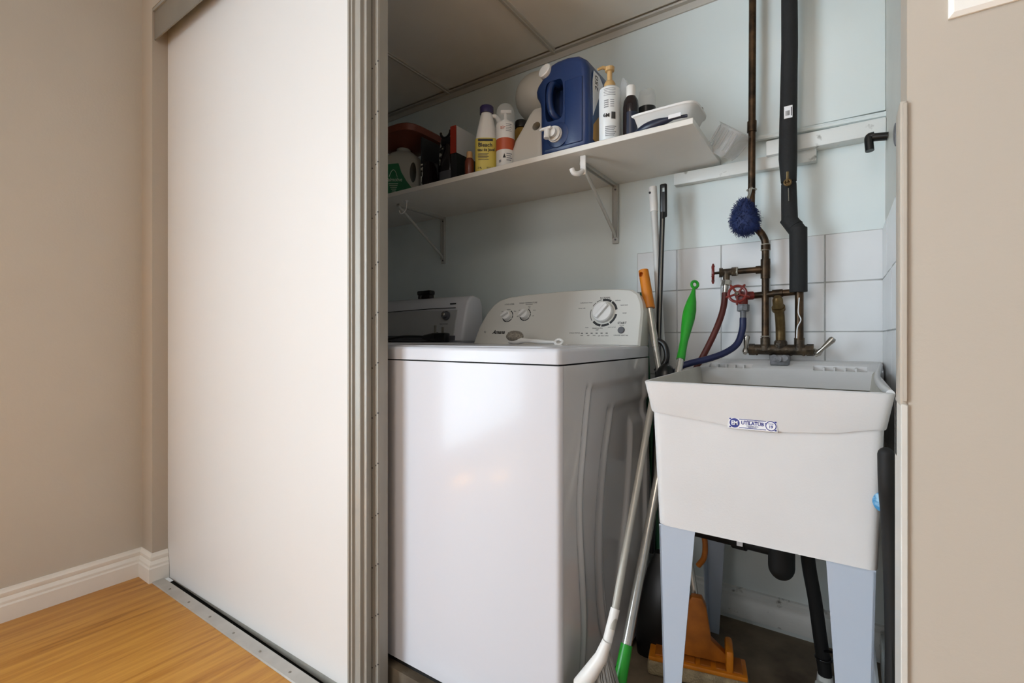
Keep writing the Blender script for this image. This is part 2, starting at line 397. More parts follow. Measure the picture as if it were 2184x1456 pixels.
# sliding door track and threshold
tr = thing('sliding_door_track', 'grey metal overhead track above the white sliding door', 'door track', (-1.1, 0.76, 2.05))
part('valance', B().box(-2.149, 0.064, 0.742, 0.746, 2.052, 2.158), M['aludark'], tr)
part('top_channel', B().box(-2.149, 0.064, 0.736, 0.832, 2.158, 2.169, 0.001, 1), M['alu'], tr)
part('rail', B().box(-2.149, 0.064, 0.80, 0.803, 2.10, 2.158).box(-2.149, 0.064, 0.83, 0.833, 2.06, 2.158), M['aludark'], tr)
th = thing('door_threshold', 'aluminium threshold strip with screws between wood floor and sliding door', 'threshold', (-1.1, 0.75, 0))
part('plate', B().prism([(0.728, 0.0005), (0.731, 0.004), (0.766, 0.005), (0.769, -0.002), (0.767, -0.012)], 'x', -2.148, 0.055), M['alutrack'], th)
part('groove', B().box(-2.148, 0.055, 0.766, 0.852, -0.03, -0.026).box(-2.148, 0.055, 0.769, 0.7715, -0.027, -0.010).box(-2.148, 0.055, 0.776, 0.7785, -0.027, -0.014), M['black'], th)
for i in range(10):
    x = -2.02+i*0.155
    part('screw', B().lathe([(0.0, 0.0062), (0.003, 0.0060), (0.0042, 0.0048), (0.0042, 0.004)], (x, 0.745, 0), seg=12), M['aludark'], th)

wp = thing('wall_plate', 'white wall plate with sloping edges, above the beige wall right of the closet', 'wall plate', (0.16, 0.73, 1.281))
part('plate', B().loft([[Vector((x0, y, z0)), Vector((x1, y, z0)), Vector((x1, y, z1)), Vector((x0, y, z1))] for x0, x1, y, z0, z1 in ((0.102, 0.222, 0.7298, 1.281, 1.43), (0.102, 0.222, 0.727, 1.281, 1.43), (0.1065, 0.2175, 0.7235, 1.2855, 1.4255))]), M['white'], wp, smooth=0)
# ---- doors
d1 = thing('door_1', '', '', (-1.6, 0.80, 0), kind='structure')
part('panel', B().prism([(-2.155, -0.001), (-1.036, 0.013), (-1.036, 2.12), (-2.155, 2.12)], 'y', 0.786, 0.796), M['doorw'], d1)
part('bottom_rail', B().prism([(-2.155, -0.004), (-1.036, -0.013), (-1.036, 0.013), (-2.155, -0.001)], 'y', 0.7865, 0.800), M['alu'], d1)
def stile(x0, y0, steps, z0, z1, m, parent, yback):
    pts = [(x0, yback)]
    for dx, dy in steps: pts.append((x0+dx, y0+dy))
    pts.append((x0+steps[-1][0], yback))
    return part('stile', B().prism(pts, 'z', z0, z1), m, parent, smooth=20)
stile(-1.040, 0.778, [(0, 0), (0.006, 0), (0.0075, 0.004), (0.012, 0.004), (0.0135, 0.0), (0.019, 0.0), (0.021, 0.006), (0.040, 0.008), (0.044, 0.002), (0.048, 0.002), (0.050, 0.010), (0.0595, 0.012)], -0.024, 2.12, M['alu'], d1, 0.806)
d2 = thing('door_2', '', '', (-1.5, 0.83, 0), kind='structure')
part('panel', B().box(-2.14, -1.005, 0.820, 0.830, 0.0, 2.12), M['doorw'], d2)
stile(-1.010, 0.812, [(0, 0.006), (0.006, 0.0), (0.017, -0.002), (0.019, 0.004), (0.022, 0.004), (0.024, -0.003), (0.029, -0.003), (0.031, 0.004), (0.033, 0.004), (0.035, -0.001), (0.0475, -0.001), (0.049, 0.003), (0.049, 0.02)], -0.024, 2.12, M['alu'], d2, 0.842)
k = 0
for j in range(15):
    zc = 1.62-j*0.127
    bb = B()
    for q, (dx, dz) in enumerate(((0.0465, 0.0), (0.0395, -0.006), (0.0275, -0.014), (0.0205, -0.022), (0.0125, -0.030))):
        yy = {0: 0.8108, 1: 0.8108, 2: 0.8088, 3: 0.8158, 4: 0.8108}[q]
        bb.cyl((-1.010+dx, yy, zc+dz), (-1.010+dx, yy+0.002, zc+dz), 0.0021, seg=8)
    part('perforation', bb, M['ink'], d2)

# ================================================================== WASHER
WX0, WX1, WY0, WY1, WZ0 = -1.118, -0.473, 0.870, 1.428, 0.078
wa = thing('washing_machine', 'white top loading washer with rounded control console beside the utility tub', 'washing machine', ((WX0+WX1)/2, (WY0+WY1)/2, 0.06))
# cabinet with rounded front corners
def rect_ring(x0, x1, y0, y1, z, r, n=5):
    out = []
    for cx, cy, a0 in ((x1-r, y1-r, 0), (x0+r, y1-r, 90), (x0+r, y0+r, 180), (x1-r, y0+r, 270)):
        for i in range(n+1):
            a = math.radians(a0+90*i/n); out.append(Vector((cx+r*math.cos(a), cy+r*math.sin(a), z)))
    return out
cab = part('cabinet', B().loft([rect_ring(WX0+0.001, WX1-0.03, WY0+0.002, WY1, WZ0+0.004, 0.012), rect_ring(WX0+0.001, WX1-0.03, WY0+0.002, WY1, 0.862, 0.012)]), M['appl'], wa)
part('front_panel', B().loft([rect_ring(WX0, WX1-0.0004, WY0, WY0+0.030, z, 0.012) for z in (WZ0+0.004, 0.862)]), M['appl'], wa)
# stamped side panel: height field with three shallow curved steps
def prof_y(z, pts):
    pts = sorted(pts, key=lambda p: p[1])
    if z <= pts[0][1]: return pts[0][0]
    if z >= pts[-1][1]: return pts[-1][0]
    P = smooth_path([(p[0], p[1], 0) for p in pts], 8)
    for a, b in zip(P, P[1:]):
        if a.y <= z <= b.y: return a.x+(b.x-a.x)*(z-a.y)/max(b.y-a.y, 1e-6)
    return pts[-1][0]
def ss(t): t = max(0, min(1, t)); return t*t*(3-2*t)
NY, NZ = 110, 90
sb = bmesh.new(); G = []
L1 = [(0.952, 0.14), (0.967, 0.286), (0.944, 0.533), (0.968, 0.70), (0.990, 0.80)]
L2 = [(1.13, 0.12), (1.077, 0.232), (1.055, 0.40), (1.075, 0.58), (1.125, 0.735)]
L3 = [(1.12, 0.12), (1.187, 0.215), (1.253, 0.438), (1.285, 0.60), (1.289, 0.687)]
for j in range(NZ+1):
    z = WZ0+0.004+(0.858-WZ0)*j/NZ; row = []
    y1, y2, y3 = prof_y(z, L1), prof_y(z, L2), prof_y(z, L3)
    t1 = ss((0.815-z)/0.02)*ss((z-0.11)/0.05); t2 = ss((0.752-z)/0.022)*ss((z-0.16)/0.06); t3 = ss((0.705-z)/0.03)*ss((z-0.16)/0.06)
    for i in range(NY+1):
        y = WY0+0.014+(WY1-WY0-0.022)*i/NY
        d = -0.008*t1*ss((y-y1)/0.012)*ss((1.40-y)/0.012)
        d += -0.008*t2*ss((y-y2)/0.014)
        d += 0.010*t3*ss((y-y3)/0.014)
        d += 0.006*t1*math.exp(-((y-y1-0.030)/0.010)**2)+0.006*t2*math.exp(-((y-y2-0.045)/0.012)**2)
        edge = min(1, (y-WY0-0.014)/0.01)
        row.append(sb.verts.new((WX1+d*edge, y, z)))
    G.append(row)
for j in range(NZ):
    for i in range(NY): sb.faces.new((G[j][i], G[j][i+1], G[j+1][i+1], G[j+1][i]))
bs = B(); bs.bm.free(); bs.bm = sb
part('side_panel', bs, mat('glossy white enamel', '#d3d2d2', 0.13, coat=0.5, spec=0.6), wa, smooth=60)
part('kick_gap', B().box(WX0+0.01, WX1-0.01, WY0+0.012, WY1-0.01, 0.062, WZ0+0.006), M['hole'], wa)
part('top_gap', B().box(WX0+0.004, WX1-0.006, WY0+0.004, WY1-0.004, 0.858, 0.868), M['hole'], wa)
lidr = [rect_ring(WX0, WX1, WY0-0.002, WY1+0.005, 0.8655, 0.014), rect_ring(WX0, WX1, WY0-0.002, WY1+0.005, 0.890, 0.014), rect_ring(WX0+0.002, WX1-0.002, WY0, WY1+0.003, 0.896, 0.014), rect_ring(WX0+0.008, WX1-0.008, WY0+0.006, WY1-0.003, 0.899, 0.012)]
part('top_deck', B().loft(lidr), M['appl'], wa, smooth=50)
part('lid', B().loft([rect_ring(WX0+0.05, WX1-0.045, WY0+0.03, 1.32, 0.8985, 0.02), rect_ring(WX0+0.052, WX1-0.047, WY0+0.032, 1.318, 0.9015, 0.02)]), M['appl'], wa, smooth=50)
# console: outline in the tilted front plane
CT = Vector((0, 0.050, 0.178)).normalized()          # up along the panel
CO = Vector((-0.473, 1.360, 0.898))
def cp(s, t, d=0.0):                                  # s = distance left of right end, t = up
    n = Vector((0, -CT.z, CT.y))
    return CO+Vector((-s, 0, 0))+CT*t+n*d
outl = [(0.004, 0.0), (0.004, 0.105), (0.010, 0.135), (0.022, 0.160), (0.042, 0.174), (0.085, 0.180), (0.18, 0.184), (0.30, 0.183), (0.42, 0.179), (0.50, 0.173), (0.535, 0.163), (0.560, 0.146), (0.585, 0.115), (0.608, 0.065), (0.622, 0.0)]
fo = [cp(s, t) for s, t in outl]; fo2 = [cp(s+(0.006 if s < 0.3 else -0.006), t-0.004 if t > 0.01 else t, 0.006) for s, t in outl]
bk = [Vector((p.x, 1.428+(p.z-0.898)*0.15, p.z-0.01 if p.z > 0.92 else p.z)) for p in fo]
part('console', B().loft([bk, fo, fo2]), M['appl2'], wa, smooth=35)
NX, NU = Vector((1, 0, 0)), CT
def dial(s, t, r, ring_r, ang, big):
    n = Vector((0, -CT.z, CT.y)); c = cp(s, t, 0.006)
    kb = part('knob', B().lathe([(r, 0.0), (r, 0.010), (r*0.95, 0.015), (r*0.9, 0.0165), (0.0, 0.0165)], c, n, 36), M['knob'], wa)
    mt = frame(c+n*0.0165, NX*math.cos(ang)+NU*math.sin(ang), -NX*math.sin(ang)+NU*math.cos(ang))
    part('grip', B().box(-r*0.82, r*0.82, -r*0.2, r*0.2, -0.002, 0.010 if big else 0.012, r*0.1, 2, mtx=mt), M['knob'], kb)
    segs = [(12, 55), (60, 100), (105, 128), (132, 150), (165, 215), (222, 262), (266, 300), (305, 352)] if big else [(10, 62), (195, 268), (272, 330), (335, 365)]
    bb = B(); u, v = NX, NU
    for a0, a1 in segs:
        m = 10
        inner = ring_r*(0.84 if big else 0.86)
        pts = [c-n*0.0003+(u*math.cos(math.radians(a0+(a1-a0)*i/m))+v*math.sin(math.radians(a0+(a1-a0)*i/m)))*ring_r for i in range(m+1)]
        pts += [c-n*0.0003+(u*math.cos(math.radians(a1-(a1-a0)*i/m))+v*math.sin(math.radians(a1-(a1-a0)*i/m)))*(inner if not (100 < a0 < 170) else ring_r*0.96) for i in range(m+1)]
        bb.loft([pts, [p+n*0.0006 for p in pts]])
    part('dial_ring', bb, M['ink'], wa, smooth=0)
def ct(s, t, txt, size, m='greyink', bold=0.0, **k):
    text(wa, txt, size, cp(s, t, 0.0062), NX, NU, M[m], bold=bold, **k)
dial(0.127, 0.103, 0.0325, 0.045, math.radians(52), True)
dial(0.415, 0.105, 0.0165, 0.0225, math.radians(40), False)
dial(0.487, 0.102, 0.0165, 0.0225, math.radians(30), False)
part('button', B().lathe([(0.0105, 0), (0.0105, 0.003), (0.009, 0.0045), (0, 0.0045)], cp(0.064, 0.046, 0.006), Vector((0, -CT.z, CT.y)), 24), M['greyink'], wa, label='dark grey start button')
ct(0.515, 0.043, 'Amana', 0.0185, 'ink', 0.0006, shear=0.35)
ct(0.575, 0.044, 'IQ', 0.008)
ct(0.487, 0.145, 'LOAD LEVEL', 0.0075); ct(0.410, 0.147, 'WASH TEMPERATURE', 0.0075); ct(0.405, 0.141, 'WASH/RINSE', 0.005)
ct(0.487, 0.126, 'medium', 0.005); ct(0.512, 0.119, 'small', 0.005); ct(0.459, 0.119, 'large', 0.005)
ct(0.403, 0.131, 'HOT\ncold', 0.005); ct(0.439, 0.122, 'warm', 0.005); ct(0.380, 0.120, 'warm', 0.005); ct(0.445, 0.100, 'cold', 0.005); ct(0.383, 0.100, 'cold', 0.005)
ct(0.127, 0.151, 'NORMAL', 0.0085, 'ink'); ct(0.190, 0.138, 'bulky/sheets heavy', 0.0055); ct(0.203, 0.120, 'heavy soak', 0.0055)
ct(0.085, 0.141, 'delicate', 0.0055); ct(0.063, 0.125, 'hand wash', 0.0055); ct(0.060, 0.100, 'casual', 0.0055)
ct(0.178, 0.056, 'rinse', 0.0055); ct(0.142, 0.050, 'DRAIN & SPIN\nOFF', 0.0055, 'ink'); ct(0.095, 0.056, 'perm press', 0.0055)
ct(0.064, 0.068, 'START', 0.0095, 'ink', 0.0002); ct(0.064, 0.061, 'PAUSE', 0.005); ct(0.064, 0.030, 'CANCEL hold 3 sec', 0.0055, 'ink')
ct(0.218, 0.038, 'CYCLE STATUS', 0.0055, 'ink')
lb = B()
for i in range(6):
    mt = frame(cp(0.192-i*0.0165, 0.037, 0.0061), NX, NU); lb.box(-0.0035, 0.0035, -0.0013, 0.0013, 0, 0.0005, mtx=mt)
part('indicator_lights', lb, M['ink'], wa, smooth=0)
ct(0.192, 0.030, 'wash', 0.0045, 'ink'); ct(0.170, 0.030, 'soak', 0.0045, 'ink'); ct(0.150, 0.030, 'rinse', 0.0045, 'ink'); ct(0.120, 0.029, 'spin  done  locked', 0.0045, 'ink')

# ================================================================== DRYER
dr = thing('clothes_dryer', 'white dryer with raised rear console, left of the washer', 'dryer', (-1.50, 1.15, 0.06))
part('cabinet', B().loft([rect_ring(-1.83, -1.172, 0.89, 1.56, 0.07, 0.015), rect_ring(-1.83, -1.172, 0.89, 1.56, 0.897, 0.015), rect_ring(-1.822, -1.18, 0.898, 1.55, 0.904, 0.012)]), M['appl'], dr)
pf = [(1.395, 0.904), (1.383, 0.912), (1.392, 0.945), (1.412, 1.03), (1.424, 1.062), (1.440, 1.080), (1.460, 1.086), (1.50, 1.080), (1.515, 1.05), (1.520, 0.904)]
part('console', B().prism(pf, 'x', -1.83, -1.172, 0.010, 3), M['appl'], dr, smooth=50)
part('control_panel', B().prism([(1.381, 0.915), (1.389, 0.947), (1.409, 1.030), (1.414, 1.030), (1.394, 0.947), (1.386, 0.915)], 'x', -1.825, -1.215, 0.001, 1), M['dryerp'], dr)
part('accent_line', B().tube([(-1.225, 1.4105, 1.038), (-1.35, 1.4105, 1.038), (-1.50, 1.410, 1.035), (-1.65, 1.409, 1.030), (-1.82, 1.408, 1.022)], 0.0016, 6), M['ink'], dr)
part('lower_strip', B().prism([(1.3795, 0.911), (1.3815, 0.930), (1.386, 0.930), (1.385, 0.911)], 'x', -1.825, -1.205, 0.001, 1), M['greyink'], dr)
kb = part('knob', B().lathe([(0.017, 0), (0.017, 0.006), (0.012, 0.008), (0.012, 0.020), (0.009, 0.022), (0, 0.022)], (-1.262, 1.401, 1.008), (0, -1, 0.2), 24), M['greyink'], dr, label='dark round start knob')
part('knob_face', B().lathe([(0.008, 0), (0.006, 0.002), (0, 0.002)], (-1.262, 1.379, 1.012), (0, -1, 0.2), 20), M['chrome'], kb)
part('logo_bar', B().box(-1.262, -1.232, 1.4195, 1.422, 1.052, 1.057, mtx=None), M['ink'], dr)
text(dr, 'PUSH TO START', 0.006, (-1.272, 1.3945, 0.975), (1, 0, 0), (0, 0.23, 1), M['greyink'])

# power cord with plug resting on the dryer top
co = thing('power_cord', 'black appliance power cord with upturned plug lying on the dryer', 'power cord', (-1.40, 1.34, 0.905))
part('cable', B().tube(smooth_path([(-1.75, 1.33, 0.913), (-1.62, 1.34, 0.911), (-1.53, 1.345, 0.916), (-1.46, 1.345, 0.925), (-1.38, 1.342, 0.926), (-1.31, 1.340, 0.924)], 8), 0.0055, 10), M['black'], co)
pl = part('plug', B().tube([(-1.325, 1.34, 0.922), (-1.29, 1.34, 0.923), (-1.255, 1.34, 0.925)], [0.010, 0.015, 0.018], 14).box(-1.275, -1.205, 1.325, 1.357, 0.905, 0.940, 0.006), M['black'], co)
part('prong', B().box(-1.262, -1.252, 1.330, 1.3325, 0.938, 0.968), M['chrome'], pl); part('prong', B().box(-1.232, -1.222, 1.338, 1.3405, 0.938, 0.962), M['chrome'], pl)

# black brush on the dryer console
br = thing('shoe_brush', 'small black brush standing on top of the dryer console', 'brush', (-1.43, 1.47, 1.086))
part('handle', B().box(-1.478, -1.402, 1.452, 1.485, 1.100, 1.120, 0.006), M['black'], br)
part('bristles', B().box(-1.474, -1.406, 1.455, 1.482, 1.085, 1.101, 0.002), M['dbrown'], br)

# laundry scrub brush lying on the washer lid
lz = 0.9015
lb_ = thing('scrub_brush', 'white handled scrub brush with grey bristles lying on the washer lid', 'brush', (-0.80, 1.24, lz))
hp = smooth_path([(-0.868, 1.26, lz+0.010), (-0.83, 1.255, lz+0.011), (-0.79, 1.245, lz+0.011), (-0.75, 1.235, lz+0.009), (-0.70, 1.222, lz+0.007), (-0.675, 1.215, lz+0.0065)], 5)
n = len(hp)
part('handle', B().tube(hp, [0.0055+0.0055*math.exp(-((i-4)/5)**2)+0.001*math.sin(i*0.5) for i in range(n)], 12).torus((-0.664, 1.212, lz+0.007), (0.3, -1, 0.9), 0.010, 0.0042, 20, 8), M['wplast'], lb_)
hb = B(); hb.sphere((-0.845, 1.255, lz+0.024), 0.026, 24, (1.2, 0.75, 0.62), mtx=None)
part('bristles', hb, M['bristle'], lb_)
tb = B()
for i in range(260):
    a = random.uniform(0, 2*PI); rr_ = math.sqrt(random.random()); x = -0.845+0.029*rr_*math.cos(a); y = 1.255+0.017*rr_*math.sin(a)
    z = lz+0.024+0.015*math.sqrt(max(0, 1-rr_*rr_))
    tb.tube([(x, y, z-0.006), (x+random.uniform(-.003, .003), y+random.uniform(-.003, .003), z+0.004)], [0.0008, 0.0003], 4, False)
part('bristle_tips', tb, M['bristle'], lb_, kind='stuff')

# ================================================================== UTILITY TUB
tu = thing('utility_tub', 'cream plastic utility sink on blue-grey steel legs', 'utility sink', (-0.13, 1.25, 0.06))
def quad_ring(FL, FR, BR, BL, r, z, n=5):
    """rounded quad; z may be a function of x"""
    P = [Vector((p[0], p[1])) for p in (FL, FR, BR, BL)]; out = []
    for i in range(4):
        p, a, b = P[i], P[i-1], P[(i+1) % 4]
        s0 = p+(a-p).normalized()*r; s1 = p+(b-p).normalized()*r
        for k in range(n+1):
            t = k/n; q = s0*(1-t)**2+p*2*t*(1-t)+s1*t*t
            out.append(q)
        m = 14
        e0 = s1; e1 = b+(p-b).normalized()*r
        for k in range(1, m): out.append(e0+(e1-e0)*k/m)
    return [Vector((q.x, q.y, z(q.x, q.y) if callable(z) else z)) for q in out]
def inset(k, dz=0): return ((-0.315+k, 0.915+k), (0.0705-k, 0.915+k), (0.078-k, 1.575-k), (-0.350+k, 1.575-k))
def band(x, y):
    if y > 1.0: return 0.770
    t = (x+0.315)/0.385
    pts = [(0, 0.7785), (0.06, 0.777), (0.37, 0.7655), (0.375, 0.7650), (0.62, 0.7625), (0.8, 0.768), (0.92, 0.7785), (1, 0.779)]
    for a, b in zip(pts, pts[1:]):
        if a[0] <= t <= b[0]: return a[1]+(b[1]-a[1])*(t-a[0])/(b[0]-a[0])
    return 0.779
zr = 0.8375
rings = [quad_ring(*inset(0.0155), 0.018, lambda x, y: band(x, y)), quad_ring(*inset(0.0105), 0.018, lambda x, y: band(x, y)-0.0005), quad_ring(*inset(0.0095), 0.018, lambda x, y: band(x, y)+0.002),
         quad_ring(*inset(0.001), 0.014, zr-0.006), quad_ring(*inset(0.0), 0.014, zr-0.002), quad_ring(*inset(0.002), 0.014, zr), quad_ring(*inset(0.006), 0.013, zr)]
part('rim_skirt', B().loft(rings, False, False), M['tub'], tu, smooth=50)
def taper(z):
    t = (0.79-z)/(0.79-0.555); k = 0.0135+0.017*t; return k
def ins2(z):
    k = taper(z); kx = 0.0125+(k-0.0135)*0.42
    return ((-0.315+kx, 0.915+k), (0.0705-kx, 0.915+k), (0.078-kx-0.01*(k-0.0135)/0.017, 1.575-k), (-0.350+kx, 1.575-k))
body = [quad_ring(*ins2(z), 0.015, z) for z in (0.792, 0.74, 0.66, 0.60, 0.562, 0.5545)]
part('basin', B().loft(body+[quad_ring(*[(p[0]*0.985, p[1]) for p in ins2(0.555)], 0.014, 0.5535)], False, True), M['tub'], tu, smooth=50)
inn = [quad_ring(*inset(0.006), 0.013, zr), quad_ring(*inset(0.010), 0.014, zr-0.006), quad_ring(*inset(0.022), 0.03, 0.72), quad_ring(*inset(0.045), 0.04, 0.585), quad_ring(*inset(0.10), 0.04, 0.57)]
part('basin_inside', B().loft(inn, False, True), M['tubin'], tu, smooth=50)
# back ledge with two ribbed soap rests
ld = part('ledge', B().prism([(1.478, 0.79), (1.476, 0.838), (1.482, 0.843), (1.50, 0.846), (1.52, 0.857), (1.588, 0.858), (1.588, 0.79)], 'x', -0.346, 0.090, 0.003), M['tub'], tu)
for s0, s1 in ((-0.313, -0.200), (-0.056, 0.058)):
    cut(ld, B().box(s0, s1, 1.47, 1.503, 0.836, 0.86))
    for i in range(4):
        x = s0+(s1-s0)*(i+1)/5
        part('soap_rib', B().box(x-0.0022, x+0.0022, 1.479, 1.503, 0.834, 0.8445, 0.0008, 1), M['tub'], tu)
part('side_curb', B().tube(smooth_path([(0.064, 0.922, zr-0.001), (0.060, 1.02, zr), (0.061, 1.15, zr+0.001), (0.068, 1.30, zr+0.003), (0.078, 1.43, zr+0.009), (0.084, 1.50, zr+0.015)], 6), 0.0055, 10), M['tub'], tu)
# legs: tapered L section
def leg(cx, cy, sx, sy, w0, w1):
    """corner (cx,cy); flanges run sx / sy inward"""
    t = 0.003; zt, zb = 0.5535, 0.062
    b = B()
    def plate(a0, a1, isx):
        ins = 0.010
        if isx: b.loft([[Vector((cx+sx*0.0, cy, zt)), Vector((cx+sx*a0, cy, zt)), Vector((cx+sx*a0, cy+sy*t, zt)), Vector((cx, cy+sy*t, zt))],
                        [Vector((cx+sx*ins, cy+sy*ins, zb)), Vector((cx+sx*(ins+a1), cy+sy*ins, zb)), Vector((cx+sx*(ins+a1), cy+sy*(ins+t), zb)), Vector((cx+sx*ins, cy+sy*(ins+t), zb))]])
        else: b.loft([[Vector((cx, cy, zt)), Vector((cx+sx*t, cy, zt)), Vector((cx+sx*t, cy+sy*a0, zt)), Vector((cx, cy+sy*a0, zt))],
                      [Vector((cx+sx*ins, cy+sy*ins, zb)), Vector((cx+sx*(ins+t), cy+sy*ins, zb)), Vector((cx+sx*(ins+t), cy+sy*(ins+a1), zb)), Vector((cx+sx*ins, cy+sy*(ins+a1), zb))]])
    plate(w0, w1, True); plate(w0, w1, False)
    b.box(min(cx, cx+sx*w0), max(cx, cx+sx*w0), min(cy, cy+sy*w0), max(cy, cy+sy*w0), 0.5505, 0.5535)
    part('leg', b, M['leg'], tu)
leg(-0.2945, 0.949, 1, 1, 0.068, 0.015); leg(0.048, 0.949, -1, 1, 0.066, 0.026)
leg(-0.328, 1.50, 1, -1, 0.066, 0.030); leg(0.046, 1.50, -1, -1, 0.058, 0.022)
# label
lx, ly, lzc = -0.1245, 0.9262, 0.7705
lab = part('maker_label', B().box(-0.1645, -0.085, 0.9235, 0.9285, 0.7595, 0.7815, 0.001, 1), M['tub'], tu)
ly = 0.9233
st = part('sticker', B().box(-0.162, -0.087, ly-0.0004, ly+0.0006, 0.7618, 0.7795), M['stick'], tu)
def tt(dx, dz, s, sz, m='blueink', bold=0.0002, y=ly-0.0008, sx=1.0): text(tu, s, sz, (lx+dx, y, lzc+dz), (1, 0, 0), (0, 0, 1), M[m], bold=bold, sx=sx)
bb = B()
for x in (-0.0285, 0.0285): bb.cyl((lx+x, ly-0.0009, lzc), (lx+x, ly-0.0004, lzc), 0.0082 if x < 0 else 0.0084, seg=28)
bb.box(lx-0.021, lx+0.021, ly-0.0008, ly-0.0004, lzc+0.0068, lzc+0.0078); bb.box(lx-0.021, lx+0.021, ly-0.0008, ly-0.0004, lzc-0.0078, lzc-0.0068)
for sx_ in (-1, 1):
    for sz_ in (-1, 1): bb.box(lx+sx_*0.0355-0.0015, lx+sx_*0.0355+0.0015, ly-0.0008, ly-0.0004, lzc+sz_*0.007-0.0012, lzc+sz_*0.007+0.0012)
part('label_print', bb, M['blueink'], tu, smooth=0)
bb = B(); bb.cyl((lx+0.0285, ly-0.0012, lzc), (lx+0.0285, ly-0.0009, lzc), 0.0070, seg=28)
part('label_disc', bb, M['stick'], tu, smooth=0)
tt(0, 0.0012, 'UTILATUB', 0.0082, sx=0.95); tt(0.0205, 0.003, '®', 0.003); tt(0, 0.0052, 'E.L. MUSTEE & SONS, INC.', 0.0022, bold=0); tt(0, -0.0036, 'CLEVELAND, OHIO', 0.0022, bold=0); tt(0, -0.0056, 'MADE IN U.S.A.', 0.002, bold=0)
tt(-0.0285, 0, 'EM', 0.0098, 'stick', 0.0003, ly-0.0012, 0.85); tt(0.0285, -0.0015, '19', 0.0065, y=ly-0.0015); tt(0.0285, 0.0035, 'MODEL', 0.0025, y=ly-0.0015, bold=0)

# ---- drain below
dp = thing('drain_pipe', 'black plastic drain pipe and trap under the utility tub', 'drain', (-0.16, 1.28, 0.36))
part('horizontal_pipe', B().tube([(-0.345, 1.30, 0.428), (-0.26, 1.29, 0.430), (-0.13, 1.27, 0.437)], [0.021, 0.021, 0.024], 18).cyl((-0.215, 1.285, 0.433), (-0.185, 1.281, 0.434), 0.028), M['matte'], dp)
part('trap', B().cyl((-0.110, 1.262, 0.55), (-0.110, 1.262, 0.395), 0.0275, seg=24).sphere((-0.110, 1.262, 0.395), 0.0275, 24, (1, 1, 1.1)).cyl((-0.110, 1.262, 0.455), (-0.110, 1.262, 0.435), 0.031, seg=24), M['matte'], dp)
part('tag', B().box(-0.203, -0.190, 1.2525, 1.2535, 0.424, 0.440), M['stick'], dp, label='small white tag')
dh = thing('drain_hose', 'black rubber drain hose curving down behind the tub to a crusted floor fitting', 'hose', (-0.03, 1.5, 0.06))
part('hose', B().tube(smooth_path([(-0.066, 1.36, 0.56), (-0.066, 1.37, 0.44), (-0.062, 1.39, 0.36), (-0.050, 1.41, 0.27), (-0.040, 1.42, 0.18), (-0.0305, 1.425, 0.10), (-0.029, 1.425, 0.078)], 6), 0.0155, 14), M['matte'], dh)
part('floor_fitting', B().cyl((-0.029, 1.425, 0.06), (-0.029, 1.425, 0.084), 0.019, 0.017, 9).box(-0.050, -0.030, 1.392, 1.410, 0.06, 0.074, 0.004), M['shabby'], dh, label='white crusted fitting')
part('clamp', B().torus((-0.032, 1.424, 0.125), (0, 0, 1), 0.017, 0.003).tube([(-0.030, 1.41, 0.15), (-0.01, 1.39, 0.165)], 0.003, 8), M['black'], dh)

# ================================================================== PIPES, FAUCET
pw = thing('copper_supply_pipe', 'tarnished copper water pipe running down the wall, bare of insulation', 'pipe', (-0.19, 1.52, 0.90))
PY = 1.535
part('riser', B().cyl((-0.206, PY, 2.0), (-0.209, PY, 1.335), 0.0098), M['copper'], pw)
part('coupling', B().cyl((-0.2083, PY, 1.545), (-0.2086, PY, 1.515), 0.0125), M['copper'], pw)
part('offset', B().tube(smooth_path([(-0.209, PY, 1.36), (-0.210, PY, 1.30), (-0.207, PY, 1.265), (-0.195, PY, 1.235), (-0.182, PY, 1.215), (-0.1745, PY, 1.195), (-0.1735, PY, 1.17)], 6), 0.0098, 16).cyl((-0.173, PY, 1.185), (-0.173, PY, 1.17), 0.0125), M['copper'], pw)
part('lower_riser', B().cyl((-0.1735, PY, 1.175), (-0.1735, PY, 0.915), 0.0098).cyl((-0.1735, PY, 1.145), (-0.1735, PY, 1.09), 0.0125), M['copper'], pw)
part('branch', B().cyl((-0.1735, PY, 1.116), (-0.245, PY, 1.116), 0.0088).cyl((-0.185, PY, 1.116), (-0.198, PY, 1.116), 0.0115), M['copper'], pw)
for z in (1.186, 1.171, 0.925): part('solder_ring', B().torus((-0.1735, PY, z), (0, 0, 1), 0.0105, 0.0022, 20, 8), M['solder'], pw)
part('solder_ring', B().torus((-0.247, PY, 1.116), (1, 0, 0), 0.010, 0.003, 20, 8), M['solder'], pw)

def wheel(b, c, axis, r, lobes=5):
    u, v = basis(axis); c = Vector(c); ax = Vector(axis).normalized()
    b.torus(c, axis, r*0.76, r*0.13, 30, 8); b.cyl(c-ax*0.004, c+ax*0.004, r*0.26, seg=16)
    for i in range(lobes):
        a = 2*PI*i/lobes+0.30; e = u*math.cos(a)+v*math.sin(a)
        b.cyl(c+e*r*0.2, c+e*r*0.72, r*0.10, seg=8); b.cyl(c+e*r*0.75, c+e*r*1.08, r*0.17, r*0.08, seg=8)
    return b
v1 = thing('shutoff_valve', 'bronze hose valve with its red wheel turned edge-on, feeding the red hose', 'valve', (-0.27, PY, 1.10), group=None)
part('body', B().cyl((-0.248, PY, 1.116), (-0.262, PY, 1.116), 0.013, seg=8).cyl((-0.262, PY, 1.116), (-0.288, PY-0.002, 1.115), 0.0105).cyl((-0.286, PY-0.002, 1.115), (-0.296, PY-0.004, 1.115), 0.014, seg=8).cyl((-0.296, PY-0.004, 1.115), (-0.31, PY-0.008, 1.114), 0.004).cyl((-0.276, PY-0.002, 1.115), (-0.276, PY-0.004, 1.088), 0.0095), M['bronze'], v1)
